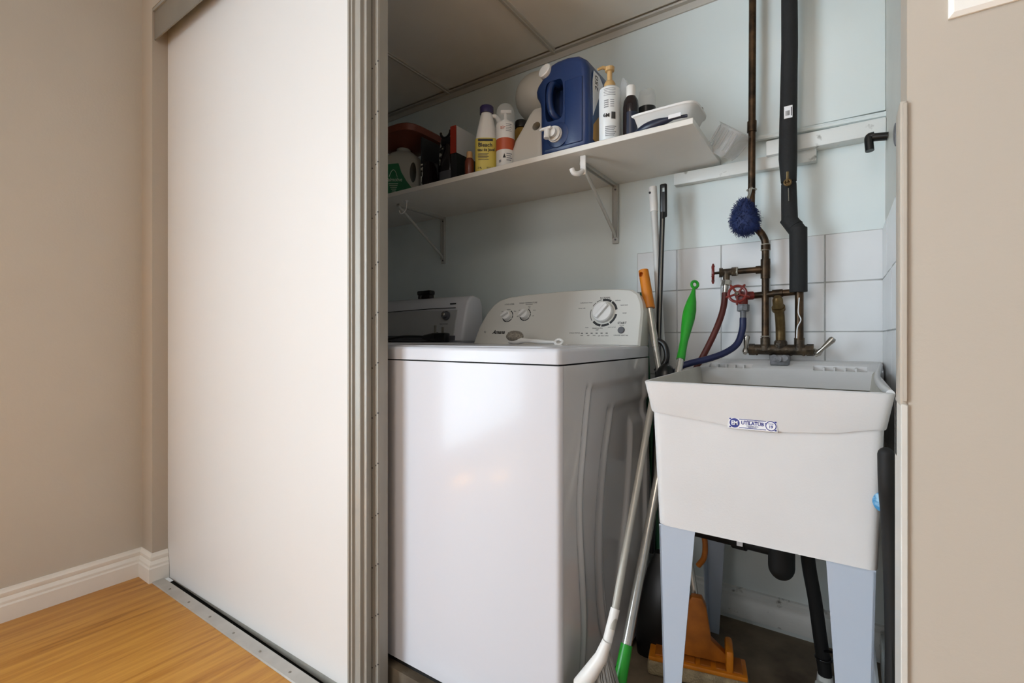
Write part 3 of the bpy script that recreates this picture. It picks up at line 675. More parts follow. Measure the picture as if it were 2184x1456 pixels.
part('wheel', wheel(B(), (-0.312, PY-0.010, 1.114), (-1, -0.22, 0), 0.029), M['redm'], v1, label='red valve wheel')
part('hose_nut', B().cyl((-0.276, PY-0.004, 1.090), (-0.277, PY-0.006, 1.076), 0.0155, seg=8).cyl((-0.277, PY-0.006, 1.076), (-0.279, PY-0.008, 1.050), 0.008), M['chrome'], v1)
hr = solo('inlet_hose', B().tube(smooth_path([(-0.279, PY-0.008, 1.054), (-0.281, PY-0.012, 1.02), (-0.289, PY-0.02, 0.98), (-0.305, PY-0.035, 0.93), (-0.330, PY-0.05, 0.87), (-0.350, PY-0.055, 0.83), (-0.375, PY-0.05, 0.75), (-0.41, PY-0.03, 0.68)], 6), 0.0088, 14), M['redh'], 'dark red rubber washer hose hanging from the upper valve', 'hose')
v2 = thing('shutoff_valve', 'bronze hose valve with a red star wheel facing the room, feeding the blue hose', 'valve', (-0.235, PY-0.02, 1.02))
VY = PY-0.012
part('body', B().cyl((-0.206, PY, 1.043), (-0.228, VY, 1.042), 0.012).cyl((-0.233, VY+0.012, 1.043), (-0.236, VY-0.016, 1.043), 0.014, seg=10).cyl((-0.236, VY-0.016, 1.043), (-0.238, VY-0.034, 1.044), 0.004).cyl((-0.229, VY, 1.043), (-0.2285, VY-0.006, 1.012), 0.012), M['redm'], v2)
part('wheel', wheel(B(), (-0.239, VY-0.036, 1.046), (0.10, -1, 0.12), 0.030), M['redm'], v2)
part('wheel_nut', B().cyl((-0.239, VY-0.036, 1.046), (-0.2395, VY-0.047, 1.047), 0.0055, seg=6), M['bronze'], v2)
part('hose_nut', B().cyl((-0.2285, VY-0.006, 1.016), (-0.2285, VY-0.008, 0.998), 0.0165, seg=8).cyl((-0.2285, VY-0.008, 0.999), (-0.2285, VY-0.009, 0.972), 0.008), M['zinc'], v2)
hbz = solo('inlet_hose', B().tube(smooth_path([(-0.2285, VY-0.009, 0.978), (-0.2295, VY-0.014, 0.945), (-0.240, VY-0.03, 0.905), (-0.266, VY-0.055, 0.880), (-0.306, VY-0.08, 0.862), (-0.354, VY-0.10, 0.848), (-0.385, VY-0.10, 0.832), (-0.415, VY-0.09, 0.78)], 6), 0.0092, 14), M['blueh'], 'dark blue rubber washer hose hanging from the star wheel valve', 'hose')

ins = thing('insulated_pipe', 'water pipe wrapped in black foam insulation with an offset', 'pipe', (-0.11, 1.50, 0.90))
IY = 1.515
fo_ = B()
ellip = lambda p, r, k=1.0: (p, r*k)
fo_.tube([(-0.1135, IY, 2.0), (-0.1125, IY, 1.72), (-0.116, IY, 1.50), (-0.1165, IY, 1.415), (-0.1145, IY, 1.348)], [0.0195, 0.0200, 0.0215, 0.0225, 0.0190], 20)
part('foam_sleeve', fo_, M['blackrub'], ins)
part('foam_sleeve', B().tube([(-0.1145, IY, 1.343), (-0.1135, IY, 1.285), (-0.1125, IY, 1.242), (-0.099, IY-0.004, 1.222)], [0.0185, 0.0195, 0.0205, 0.021], 20), M['blackrub'], ins)
part('foam_sleeve', B().tube([(-0.118, IY, 1.250), (-0.088, IY-0.004, 1.202)], [0.0205, 0.021], 20).tube([(-0.092, IY-0.004, 1.218), (-0.0915, IY-0.004, 1.13), (-0.0915, IY-0.004, 1.045)], [0.0215, 0.0212, 0.0215], 20), M['blackrub'], ins)
part('bare_pipe', B().cyl((-0.0905, IY+0.012, 1.06), (-0.0905, IY+0.012, 0.915), 0.0105), M['copper'], ins)
part('white_drip', B().tube(smooth_path([(-0.090, IY+0.0015, 1.03), (-0.092, IY+0.0015, 0.99), (-0.086, IY+0.002, 0.97), (-0.094, IY+0.002, 0.95), (-0.096, IY+0.003, 0.92)], 5), 0.0016, 6), M['stick'], ins)
part('branch', B().cyl((-0.10, IY+0.012, 1.047), (-0.232, PY+0.008, 1.042), 0.0092).cyl((-0.155, IY+0.016, 1.045), (-0.13, IY+0.014, 1.046), 0.0112), M['copper'], ins)
part('paper_label', B().box(-0.124, -0.104, IY-0.0225, IY-0.0205, 1.515, 1.548, 0.0005, 1), M['stick'], ins, label='white printed barcode label')
bb = B()
for i in range(9): bb.box(-0.1205+i*0.0012, -0.1205+i*0.0012+random.choice((0.0004, 0.0007)), IY-0.0229, IY-0.0224, 1.522, 1.535)
bb.box(-0.1075, -0.1055, IY-0.0229, IY-0.0224, 1.52, 1.543)
part('barcode', bb, M['ink'], ins, smooth=0)
hv = part('shutoff_lever', B().cyl((-0.1145, IY-0.016, 1.337), (-0.1145, IY-0.036, 1.337), 0.006).torus((-0.1145, IY-0.037, 1.337), (0, -1, 0), 0.0075, 0.003).tube([(-0.1145, IY-0.037, 1.337), (-0.1145, IY-0.038, 1.365)], 0.0035, 8), M['brass'], ins)
part('wire_tie', B().tube([(-0.1135, IY-0.023, 1.325), (-0.1130, IY-0.024, 1.29)], 0.0012, 6), M['chrome'], ins)

fa = thing('faucet', 'corroded bronze two handle faucet with brass spout above the tub', 'faucet', (-0.135, 1.51, 0.858))
FY = 1.530
fb = B(); fb.cyl((-0.205, FY, 0.888), (-0.068, FY, 0.888), 0.0145)
for x in (-0.1735, -0.0905): fb.lathe([(0.0165, 0.0), (0.016, 0.012), (0.0125, 0.018), (0.0125, 0.036), (0.0, 0.036)], (x, FY, 0.885), seg=16)
fb.cyl((-0.215, FY, 0.888), (-0.200, FY, 0.888), 0.0165, seg=8); fb.cyl((-0.073, FY, 0.888), (-0.057, FY, 0.888), 0.0165, seg=8)
fb.lathe([(0.0155, 0.0), (0.0165, 0.008), (0.0165, 0.018), (0.012, 0.024), (0, 0.024)], (-0.1355, FY, 0.892), seg=8)
for x in (-0.195, -0.16, -0.11, -0.08): fb.sphere((x, FY-0.003, 0.876), 0.005, 10)
part('body', fb, M['bronze'], fa)
part('spout', B().tube(smooth_path([(-0.1355, FY, 0.91), (-0.1355, FY-0.004, 0.95), (-0.136, FY-0.02, 0.985), (-0.1368, FY-0.035, 1.002)], 6), 0.0122, 18).cyl((-0.1368, FY-0.035, 0.998), (-0.1372, FY-0.042, 1.005), 0.0165).tube([(-0.1372, FY-0.042, 1.004), (-0.1378, FY-0.052, 1.024), (-0.138, FY-0.058, 1.032)], [0.0132, 0.0130, 0.008], 18), M['brass'], fa)
def lever(p0, p1, side):
    d = Vector(p1)-Vector(p0)
    b = B(); b.tube([Vector(p0)-d*0.18, Vector(p0), Vector(p0)+d*0.25, Vector(p1)-d*0.1, p1], [0.004, 0.0085, 0.0052, 0.0088, 0.0065], 14)
    b.cyl((side, FY, 0.888), p0, 0.0075)
    part('lever', b, M['chrome'], fa)
lever((-0.2235, FY-0.010, 0.882), (-0.2185, FY-0.018, 0.928), -0.212); lever((-0.047, FY-0.010, 0.880), (-0.012, FY-0.018, 0.920), -0.06)
part('mounting_block', B().box(-0.158, -0.112, 1.488, 1.55, 0.846, 0.874, 0.004).cyl((-0.147, 1.483, 0.866), (-0.147, 1.50, 0.866), 0.009).cyl((-0.123, 1.483, 0.866), (-0.123, 1.50, 0.866), 0.009).cyl((-0.135, 1.478, 0.864), (-0.135, 1.50, 0.864), 0.0075), M['zinc'], fa)

# blue scrubber hanging on the copper pipe
sc = thing('mesh_scrubber', 'fluffy blue mesh scouring pad hanging from the copper pipe', 'scrubber', (-0.222, 1.50, 1.22))
def padpt(a, b_):
    # pear shape
    z = math.cos(b_); r = math.sin(b_)*(0.034-0.010*z)
    return Vector((-0.222+r*math.cos(a)-0.003*z, 1.497+0.7*r*math.sin(a), 1.262+z*0.050))
b = B(); b.loft([[padpt(2*PI*k/20, PI*(i+0.02)/12.1) for k in range(20)] for i in range(13)])
part('pad', b, M['bluef'], sc)
b = B()
for i in range(1500):
    a = random.uniform(0, 2*PI); q = math.acos(random.uniform(-1, 1)); p = padpt(a, q); nrm = (p-Vector((-0.222, 1.497, 1.262))).normalized()
    t = Vector((random.uniform(-1, 1), random.uniform(-1, 1), random.uniform(-1, 1))).normalized()*0.006
    b.tube([p-nrm*0.001, p+nrm*0.004+t*0.5, p+nrm*random.uniform(0.002, 0.008)+t], [0.0007, 0.0006, 0.0004], 3, False)
part('mesh_fibres', b, M['bluef'], sc, kind='stuff')
part('hanging_loop', B().tube(smooth_path([(-0.222, 1.505, 1.305), (-0.214, 1.515, 1.325), (-0.209, 1.517, 1.345), (-0.207, 1.519, 1.35)], 4), 0.004, 8).torus((-0.209, PY, 1.348), (0, 0, 1), 0.012, 0.0022), M['chrome'], sc)

# elbow pipe stub and hook plate from the right wall
solo('pipe_stub', B().cyl((0.099, 1.50, 1.418), (0.068, 1.50, 1.422), 0.010).tube(smooth_path([(0.072, 1.50, 1.426), (0.062, 1.50, 1.424), (0.0615, 1.498, 1.41), (0.063, 1.495, 1.388)], 5), 0.0095, 16), M['black'], 'short black elbow pipe end sticking out below the wall ledge', 'pipe')
solo('cup_hook', B().sphere((0.099, 1.30, 1.352), 0.018, 16, (0.25, 0.6, 1.4)), M['zinc'], 'grey oval hook plate high on the right closet wall', 'hook')

# batten
solo('wooden_batten', B().box(-0.441, -0.052, 1.572, 1.600, 1.412, 1.450, 0.003), M['shabby'], 'chipped white wooden batten fixed to the wall behind the pipes', 'batten')

# ================================================================== SHELF
solo('wall_shelf', B().box(-2.4, -0.303, 1.251, 1.5995, 1.458, 1.474, 0.0012, 1), mat('white shelf board', '#e2dfd8', 0.4, var=0.04, vscale=8), 'long white wall shelf loaded with cleaning bottles', 'shelf')
def bracket(x, label):
    t = thing('shelf_bracket', label, 'bracket', (x, 1.58, 1.25))
    bm2 = mat('bracket paint', '#b5b5af', 0.4)
    part('wall_arm', B().box(x-0.0115, x+0.0115, 1.593, 1.5995, 1.252, 1.458, 0.001, 1).box(x-0.010, x-0.008, 1.588, 1.596, 1.27, 1.455).box(x+0.008, x+0.010, 1.588, 1.596, 1.27, 1.455), bm2, t)
    part('shelf_arm', B().box(x-0.008, x+0.008, 1.33, 1.594, 1.4545, 1.458).box(x-0.008, x-0.006, 1.33, 1.594, 1.448, 1.456).box(x+0.006, x+0.008, 1.33, 1.594, 1.448, 1.456), bm2, t)
    part('brace', B().tube([(x, 1.592, 1.275), (x, 1.585, 1.285), (x, 1.34, 1.445), (x, 1.332, 1.453)], 0.0055, 10), bm2, t)
    for z in (1.265, 1.44): part('screw', B().cyl((x, 1.594, z), (x, 1.5905, z), 0.0032, seg=10), M['greyink'], t)
    return t
b0 = bracket(-0.648, 'white metal shelf bracket nearest the tub')
b1 = copy_tree(b0, None, (-0.810, 0, 0)); b1['label'] = 'white metal shelf bracket above the dryer'
wh = thing('adhesive_hook', 'chunky white plastic hook stuck under the shelf near the blue container', 'hook', (-0.625, 1.29, 1.40))
part('plate', B().box(-0.632, -0.614, 1.283, 1.288, 1.40, 1.4575, 0.002), M['wplast'], wh)
part('hook', B().tube(smooth_path([(-0.623, 1.284, 1.412), (-0.630, 1.268, 1.400), (-0.640, 1.258, 1.402), (-0.645, 1.256, 1.414)], 5), 0.0075, 12), M['wplast'], wh)
wk = thing('wire_hook', 'thin white wire hook hanging under the shelf above the dryer', 'hook', (-1.40, 1.32, 1.40))
part('wire', B().tube(smooth_path([(-1.398, 1.32, 1.4578), (-1.398, 1.318, 1.43), (-1.401, 1.31, 1.412), (-1.411, 1.305, 1.405), (-1.421, 1.305, 1.412), (-1.424, 1.305, 1.42)], 5), 0.0018, 8), M['wplast'], wk)
part('flange', B().lathe([(0.010, 0), (0.008, -0.003), (0, -0.003)], (-1.402, 1.32, 1.4578), seg=16), M['wplast'], wk)

ST = 1.4742
def rings_for(prof, cx, cy, rot=0.0, n=32):
    return [rr(cx+(p[4] if len(p) > 4 else 0), cy, ST+p[0], p[1], p[2], p[3], n, rot) for p in prof]
# --- detergent jug
jx, jy = -1.442, 1.345
turn(jx, jy, 34, 0.80)
jg = thing('detergent_jug', 'big grey laundry detergent jug with green label at the dark shelf end', 'jug', (jx, jy, ST))
jb = part('body', B().loft(rings_for([(0, .205, .11, .35), (.006, .215, .12, .35), (.06, .215, .12, .35), (.12, .205, .115, .4), (.155, .175, .105, .5), (.178, .11, .08, .7), (.186, .07, .06, 1.0), (.198, .068, .06, 1.0)], jx, jy)), M['jugw'], jg)
hole = B(); hole.tube([(jx+0.062, jy-0.09, ST+0.090), (jx+0.062, jy+0.09, ST+0.090)], 0.021, 20); hole.bm.transform(Matrix.Translation((jx+0.062, 0, ST+0.09)) @ Matrix.Diagonal((0.75, 1, 1.9, 1)) @ Matrix.Translation((-jx-0.062, 0, -ST-0.09)))
cut(jb, hole)
lab = [(-0.085, 0.006), (-0.083, 0.075), (-0.062, 0.120), (-0.008, 0.124), (0.006, 0.09), (0.032, 0.055), (0.080, 0.006)]
part('label', B().loft([[Vector((jx+a*0.98, jy-0.0615+abs(z-0.06)**2*0.0, ST+z)) for a, z in lab], [Vector((jx+a*0.98, jy-0.0560, ST+z)) for a, z in lab]]), M['jugg'], jg)
text(jg, 'Palmolive', 0.021, (jx-0.030, jy-0.0625, ST+0.060), (1, 0, 0), (0, 0, 1), M['gprint'], shear=0.2)
b = B()
b.tube(smooth_path([(jx-0.053, jy-0.062, ST+0.071), (jx-0.043, jy-0.063, ST+0.090), (jx-0.032, jy-0.063, ST+0.098), (jx-0.021, jy-0.063, ST+0.090), (jx-0.013, jy-0.063, ST+0.071)], 4), 0.0013, 6)
for i in range(5): b.box(jx-0.055+i*0.004, jx-0.009-i*0.003, jy-0.0632, jy-0.0622, ST+0.043-i*0.007, ST+0.0455-i*0.007)
part('label_print', b, M['gprint'], jg, smooth=0, kind='stuff')
turn()
# --- basin lying on the jug
bs_ = solo('plastic_basin', B().loft([rr(-1.452, 1.37, ST+0.1985, .09, .09, .6, 32), rr(-1.452, 1.37, ST+0.226, .22, .19, .6, 32), rr(-1.452, 1.37, ST+0.230, .262, .235, .6, 32), rr(-1.452, 1.37, ST+0.252, .268, .240, .6, 32), rr(-1.452, 1.37, ST+0.256, .262, .234, .6, 32)]), M['terra'], 'reddish brown plastic basin lying on top of the detergent jug', 'basin')
bs_.rotation_euler = (0, 0, 0)
# --- dark boxes and bottles
bk_ = thing('card_box', 'narrow dark printed box standing beside the detergent jug', 'box', (-1.29, 1.36, ST))
part('carton', B().box(-1.312, -1.268, 1.31, 1.42, ST, ST+0.110, 0.001), M['dbrown'], bk_)
part('back_flap', B().box(-1.312, -1.306, 1.31, 1.42, ST+0.109, ST+0.208), M['ink'], bk_)
part('print', B().box(-1.311, -1.301, 1.3092, 1.3098, ST+0.025, ST+0.105), M['photo'], bk_)
solo('printed_pouch', B().loft([rr(-1.267, 1.40, ST, .05, .05, .4, 20), rr(-1.267, 1.40, ST+0.15, .052, .03, .4, 20), rr(-1.265, 1.40, ST+0.222, .05, .008, .3, 20)]), M['photo'], 'black and white printed pouch behind the dark box', 'pouch')
bt = thing('spray_bottle', 'black trigger bottle between printed pouch and red edged box', 'bottle', (-1.215, 1.36, ST))
part('body', B().loft(rings_for([(0, .062, .05, .7), (.07, .064, .052, .7), (.115, .060, .05, .8), (.15, .032, .032, 1), (.175, .026, .026, 1)], -1.215, 1.36)), M['dbrown'], bt)
part('lower_label', B().loft(rings_for([(.004, .0645, .0525, .7), (.068, .0665, .0545, .7)], -1.215, 1.36)), M['greyink'], bt)
part('trigger_head', B().box(-1.246, -1.192, 1.347, 1.373, ST+0.172, ST+0.200, 0.006).torus((-1.222, 1.35, ST+0.222), (0, -1, 0), 0.024, 0.005, 24, 8, 0, PI*1.0).tube([(-1.235, 1.36, ST+0.174), (-1.246, 1.36, ST+0.135)], 0.004, 8), M['black'], bt)
rb = thing('cleaning_cloth_box', 'open grey card box with red edge and black base among the dark bottles', 'box', (-1.148, 1.36, ST))
part('base', B().box(-1.160, -1.136, 1.31, 1.41, ST, ST+0.112, 0.001), M['ink'], rb)
part('side', B().box(-1.1375, -1.1355, 1.311, 1.425, ST+0.112, ST+0.205).box(-1.1375, -1.1352, 1.311, 1.425, ST+0.205, ST+0.209), M['greyc'], rb)
part('back', B().box(-1.162, -1.1355, 1.423, 1.427, ST+0.005, ST+0.209), M['dgreen'], rb)
part('inner_base', B().box(-1.1365, -1.1345, 1.311, 1.425, ST, ST+0.112), M['ink'], rb)
part('front_edge', B().box(-1.162, -1.1355, 1.3085, 1.312, ST+0.112, ST+0.210), M['redbox'], rb, label='red front edge')
solo('green_bottle', B().loft([rr(-1.118, 1.455, ST+a, w_, w_*0.7, .9, 20) for a, w_ in ((0, .06), (.06, .07), (.12, .066), (.17, .05), (.2, .03), (.225, .018))]), M['green'], 'green bottle half hidden behind the bleach bottle', 'bottle')
am = thing('vial', 'small brown bottle with wooden cap in front of the open box', 'bottle', (-1.053, 1.285, ST))
part('body', B().lathe([(0.0155, 0), (0.0165, 0.003), (0.0165, 0.055), (0.011, 0.064), (0.0, 0.064)], (-1.053, 1.285, ST)), M['amber'], am)
part('cap', B().lathe([(0.0105, 0.063), (0.0105, 0.084), (0.009, 0.087), (0, 0.087)], (-1.053, 1.285, ST)), M['wood'], am)
# --- bleach
turn(-0.998, 1.31, 35)
bx, by = -0.998, 1.31
bl = thing('bleach_bottle', 'white bleach bottle with purple cap and yellow label', 'bottle', (bx, by, ST))
part('body', B().loft(rings_for([(0, .070, .055, .8), (.004, .076, .060, .8), (.10, .077, .06, .8), (.125, .075, .058, .8), (.165, .060, .05, .9), (.195, .046, .042, 1), (.213, .038, .038, 1)], bx, by)), M['wplast'], bl)
part('cap', B().lathe([(0.0235, 0.212), (0.0235, 0.234), (0.021, 0.237), (0, 0.237)], (bx, by, ST), seg=24), M['purple'], bl)
part('handle', B().tube(smooth_path([(bx+0.018, by, ST+0.205), (bx+0.032, by, ST+0.203), (bx+0.044, by, ST+0.185), (bx+0.046, by, ST+0.165), (bx+0.036, by, ST+0.15)], 5), 0.0075, 12), M['wplast'], bl)
part('label', B().loft(rings_for([(.002, .0775, .0615, .8), (.120, .0785, .0615, .8)], bx, by)), M['yellow'], bl)
part('label_stripe', B().box(bx-0.028, bx+0.022, by-0.0315, by-0.0306, ST+0.108, ST+0.116), M['ink'], bl)
text(bl, 'Bleach', 0.0185, (bx-0.028, by-0.0318, ST+0.095), (1, 0, 0), (0, 0, 1), M['ink'], bold=0.0003, align='LEFT')
text(bl, 'eau de Javel', 0.0145, (bx-0.030, by-0.0316, ST+0.079), (1, 0, 0), (0, 0, 1), M['ink'], bold=0.0002, align='LEFT', sx=0.85)
b = B()
for i in range(5): b.box(bx-0.028, bx+0.008-0.004*(i % 2), by-0.0316, by-0.0308, ST+0.066-i*0.005, ST+0.0675-i*0.005)
part('small_print', b, M['greyink'], bl, smooth=0)
text(bl, '2.4L', 0.009, (bx-0.022, by-0.0314, ST+0.018), (1, 0, 0), (0, 0, 1), M['ink']); text(bl, 'REGULAR', 0.009, (bx+0.017, by-0.0310, ST+0.018), (1, 0, 0), (0, 0, 1), M['ink'], sx=0.8)
turn(-0.916, 1.305, 34)
# --- spray can with clear dome cap
cx, cy = -0.916, 1.305
cn = thing('spray_can', 'white and terracotta aerosol can with clear domed cap', 'spray can', (cx, cy, ST))
part('can', B().lathe([(0.029, 0), (0.031, 0.003), (0.031, 0.150), (0.029, 0.156), (0.02, 0.160), (0, 0.160)], (cx, cy, ST)), M['wplast'], cn)
part('label_band', B().lathe([(0.0313, 0.062), (0.0313, 0.100)], (cx, cy, ST)), M['orangel'], cn)
part('nozzle', B().cyl((cx, cy, ST+0.158), (cx, cy, ST+0.192), 0.005).box(cx-0.016, cx+0.020, cy-0.006, cy+0.006, ST+0.190, ST+0.202, 0.003).lathe([(0.014, 0.158), (0.010, 0.168), (0, 0.168)], (cx, cy, ST)), M['wplast'], cn)
part('clear_cap', B().lathe([(0.0308, 0.152), (0.0308, 0.190), (0.028, 0.205), (0.020, 0.216), (0.0, 0.219)], (cx, cy, ST)), M['clear'], cn)
text(cn, 'air', 0.016, (cx-0.008, cy-0.0312, ST+0.133), (1, 0, 0), (0, 0, 1), M['orangel'])
b = B()
for i in range(5): b.box(cx+0.002, cx+0.022-0.003*(i % 2), cy-0.0316, cy-0.0306, ST+0.143-i*0.0055, ST+0.1447-i*0.0055)
for i in range(4): b.box(cx+0.004, cx+0.024-0.004*(i % 2), cy-0.0316, cy-0.0306, ST+0.046-i*0.007, ST+0.049-i*0.007)
b.box(cx-0.022, cx-0.014, cy-0.0316, cy-0.0306, ST+0.020, ST+0.028)
part('print', bend(b, cx, cy, 0.0312), mat('mid grey print', '#8b8d90', 0.5), cn, smooth=0)
b = B(); b.prism([(cx-0.008, ST+0.034), (cx+0.002, ST+0.034), (cx-0.003, ST+0.048)], 'y', cy-0.0318, cy-0.0306)
part('hazard_mark', b, M['ink'], cn, smooth=0)
turn()
# --- ochre jug
ox, oy = -0.928, 1.42
oc = thing('ochre_bottle', 'ochre yellow bottle with black cap behind the aerosol can', 'bottle', (ox, oy, ST))
part('body', B().loft(rings_for([(0, .085, .06, .6), (.12, .09, .064, .6), (.155, .082, .06, .8), (.178, .05, .045, 1), (.186, .034, .034, 1)], ox, oy)), M['ochre'], oc)
part('cap', B().lathe([(0.0225, 0.185), (0.0225, 0.208), (0.02, 0.211), (0, 0.211)], (ox, oy, ST)), M['black'], oc)
# --- white jug
wx, wy = -0.828, 1.345
wj = thing('white_jug', 'plain off-white plastic jug beside the blue water container', 'jug', (wx, wy, ST))
wjb = part('body', B().loft(rings_for([(0, .118, .09, .4), (.005, .125, .1, .4), (.06, .125, .1, .4), (.09, .115, .098, .5, .006), (.13, .085, .085, .6, .018), (.165, .064, .07, .7, .026), (.182, .05, .055, .9, .028), (.186, .03, .03, 1, .028)], wx, wy)), mat('off white jug plastic', '#cbc8c0', 0.4), wj)
cut(wjb, B().tube([(wx+0.034, wy-0.08, ST+0.118), (wx+0.034, wy+0.08, ST+0.118)], 0.014, 18))
# --- frosted globe resting on the jugs
gl = thing('glass_globe', 'frosted white glass globe shade resting between white jug and wall', 'lamp shade', (-0.905, 1.49, ST+0.24))
part('globe', B().sphere((-0.905, 1.505, 1.796), 0.088, 40), M['globe'], gl)
part('collar', B().cyl((-0.905, 1.505, 1.706), (-0.905, 1.505, 1.716), 0.035, seg=24), M['globe'], gl)
solo('storage_tub', B().loft([rr(-0.905, 1.53, ST, .11, .11, .5, 24), rr(-0.905, 1.53, ST+.232, .12, .12, .5, 24)]), M['closet'], 'pale tub under the glass globe, behind the ochre bottle', 'tub')
# --- blue water container
bc = thing('water_container', 'navy blue water container with white cap and white spigot', 'water container', (-0.69, 1.37, ST))
P0, P1 = 1.272, 1.462
pr = [(-0.752, 0.001), (-0.764, 0.010), (-0.766, 0.06), (-0.766, 0.155), (-0.770, 0.175), (-0.781, 0.195), (-0.783, 0.212), (-0.777, 0.228), (-0.762, 0.244), (-0.748, 0.262), (-0.730, 0.280), (-0.705, 0.286), (-0.670, 0.287), (-0.635, 0.280), (-0.612, 0.262), (-0.602, 0.235), (-0.600, 0.16), (-0.599, 0.06), (-0.600, 0.012), (-0.610, 0.001)]
body = part('body', B().prism([(x, ST+z) for x, z in pr], 'y', P0, P1, 0.020, 5), M['navy'], bc, smooth=45)
# recess round the grip (front face, upper left)
cut(body, B().loft([rr(0, 0, 0, 0.064, 0.125, .5, 24), rr(0, 0, 0.06, 0.050, 0.105, .5, 24)], mtx=frame((-0.713, P0-0.008, ST+0.165), (1, 0, 0), (0, 0, 1)) @ Matrix.Diagonal((1, 1, -1, 1))))
part('grip', B().tube(smooth_path([(-0.712, P0+0.03, ST+0.224), (-0.722, P0+0.008, ST+0.219), (-0.728, P0+0.000, ST+0.195), (-0.727, P0-0.001, ST+0.155), (-0.718, P0+0.004, ST+0.125), (-0.702, P0+0.03, ST+0.108)], 6), 0.0105, 14), M['navy'], bc)
part('raised_panel', B().box(-0.676, -0.618, P0-0.0035, P0+0.008, ST+0.02, ST+0.212, 0.0034, 3), M['navy'], bc)
part('spigot_boss', B().lathe([(0.040, -0.012), (0.037, 0.004), (0.030, 0.006), (0, 0.006)], (-0.700, P0, ST+0.057), (0, -1, 0), 32), M['navy'], bc)
spg = part('spigot', B().lathe([(0.024, 0.004), (0.024, 0.010), (0.022, 0.012), (0.022, 0.018), (0.014, 0.019), (0.014, 0.032), (0, 0.033)], (-0.706, P0, ST+0.058), (0, -1, 0), 28), M['wplast'], bc, label='white spigot')
part('tap', B().cyl((-0.716, P0-0.036, ST+0.068), (-0.717, P0-0.038, ST+0.038), 0.009).box(-0.740, -0.700, P0-0.044, P0-0.034, ST+0.063, ST+0.071, 0.003), M['wplast'], spg)
part('cap', B().lathe([(0.018, -0.006), (0.0225, 0.0), (0.0225, 0.014), (0.020, 0.0165), (0, 0.0165)], (-0.744, P0+0.012, ST+0.262), Vector((-0.25, -1, 0.35)), 30), M['wplast'], bc, label='white screw cap')
lb2 = part('side_label', B().prism([(1.300, ST+0.03), (1.312, ST+0.028), (1.425, ST+0.045), (1.440, ST+0.15), (1.405, ST+0.205), (1.345, ST+0.235), (1.305, ST+0.235), (1.298, ST+0.20)], 'x', -0.6005, -0.5980, 0.0006, 1), M['bluelab'], bc)
part('label_corner', B().prism([(1.300, ST+0.10), (1.298, ST+0.20), (1.305, ST+0.234), (1.345, ST+0.234), (1.372, ST+0.218), (1.33, ST+0.15)], 'x', -0.5982, -0.5974), M['stick'], bc)
part('label_picture', B().prism([(1.300, ST+0.03), (1.312, ST+0.028), (1.40, ST+0.042), (1.39, ST+0.09), (1.34, ST+0.11), (1.303, ST+0.075)], 'x', -0.5982, -0.5974), M['gold'], bc)
text(bc, '250', 0.030, (-0.5972, 1.325, ST+0.205), (0, 0, 1), (0, -1, 0), M['ink'])
turn(-0.548, 1.305, 24)
# --- lotion pump bottle
px_, py_ = -0.548, 1.305
lo = thing('lotion_bottle', 'tall white pump bottle with gold pump beside the blue container', 'bottle', (px_, py_, ST))
part('body', B().lathe([(0.028, 0), (0.030, 0.003), (0.0305, 0.15), (0.029, 0.160), (0.022, 0.166), (0.014, 0.168), (0, 0.168)], (px_, py_, ST), seg=32), M['lotion'], lo)
part('pump', B().lathe([(0.0165, 0.166), (0.0165, 0.178), (0.012, 0.186), (0.0075, 0.188), (0.0075, 0.214), (0.013, 0.216), (0.014, 0.226), (0.0, 0.228)], (px_, py_, ST)).tube([(px_, py_, ST+0.222), (px_-0.020, py_-0.006, ST+0.226), (px_-0.034, py_-0.010, ST+0.219)], [0.006, 0.005, 0.0035], 10), M['tan'], lo)
b = B()
y0_, y1_ = py_-0.0310, py_-0.0300
for i in range(5): b.box(px_-0.018+0.002*(i % 2), px_+0.016, y0_, y1_, ST+0.152-i*0.0045, ST+0.1533-i*0.0045)
for i in range(4): b.box(px_-0.017, px_-0.004, y0_, y1_, ST+0.118-i*0.006, ST+0.121-i*0.006); b.box(px_+0.001, px_+0.012, y0_, y1_, ST+0.119-i*0.006, ST+0.1206-i*0.006)
for i in range(6): b.box(px_-0.014, px_+0.018-0.003*(i % 3), y0_, y1_, ST+0.044-i*0.005, ST+0.0458-i*0.005)
part('print', bend(b, px_, py_, 0.0306), mat('mid grey print', '#8b8d90', 0.5), lo, smooth=0)
b = B()
for i in range(9): b.box(px_+0.004+i*0.0014, px_+0.0047+i*0.0014, y0_, y1_, ST+0.066, ST+0.086)
part('barcode', bend(b, px_, py_, 0.0306), M['ink'], lo, smooth=0)
text(lo, '6M', 0.014, (px_-0.010, py_-0.0316, ST+0.076), (1, 0, 0), (0, 0, 1), M['ink'], bold=0.0004)
turn()
# --- clear refill pouch, dark bottle, jar
solo('clear_pouch', B().loft([rr(-0.527, 1.385, ST, .04, .04, .4, 20), rr(-0.527, 1.385, ST+0.16, .036, .03, .4, 20), rr(-0.536, 1.385, ST+0.215, .022, .012, .4, 20), rr(-0.538, 1.385, ST+0.228, .008, .008, .4, 20)]), M['clear2'], 'clear plastic bottle behind the pump bottle', 'bottle')
db = thing('dark_bottle', 'dark brown bottle with white cap beside the pump bottle', 'bottle', (-0.492, 1.325, ST))
part('body', B().lathe([(0.0205, 0), (0.022, 0.003), (0.022, 0.105), (0.020, 0.122), (0.0135, 0.134), (0.0125, 0.136), (0, 0.136)], (-0.492, 1.325, ST)), M['dbrown'], db)
part('cap', B().lathe([(0.0135, 0.134), (0.0135, 0.163), (0.012, 0.165), (0, 0.165)], (-0.492, 1.325, ST)), M['wplast'], db)
part('label', B().lathe([(0.0223, 0.006), (0.0223, 0.085)], (-0.4915, 1.3252, ST)), M['dblue'], db)
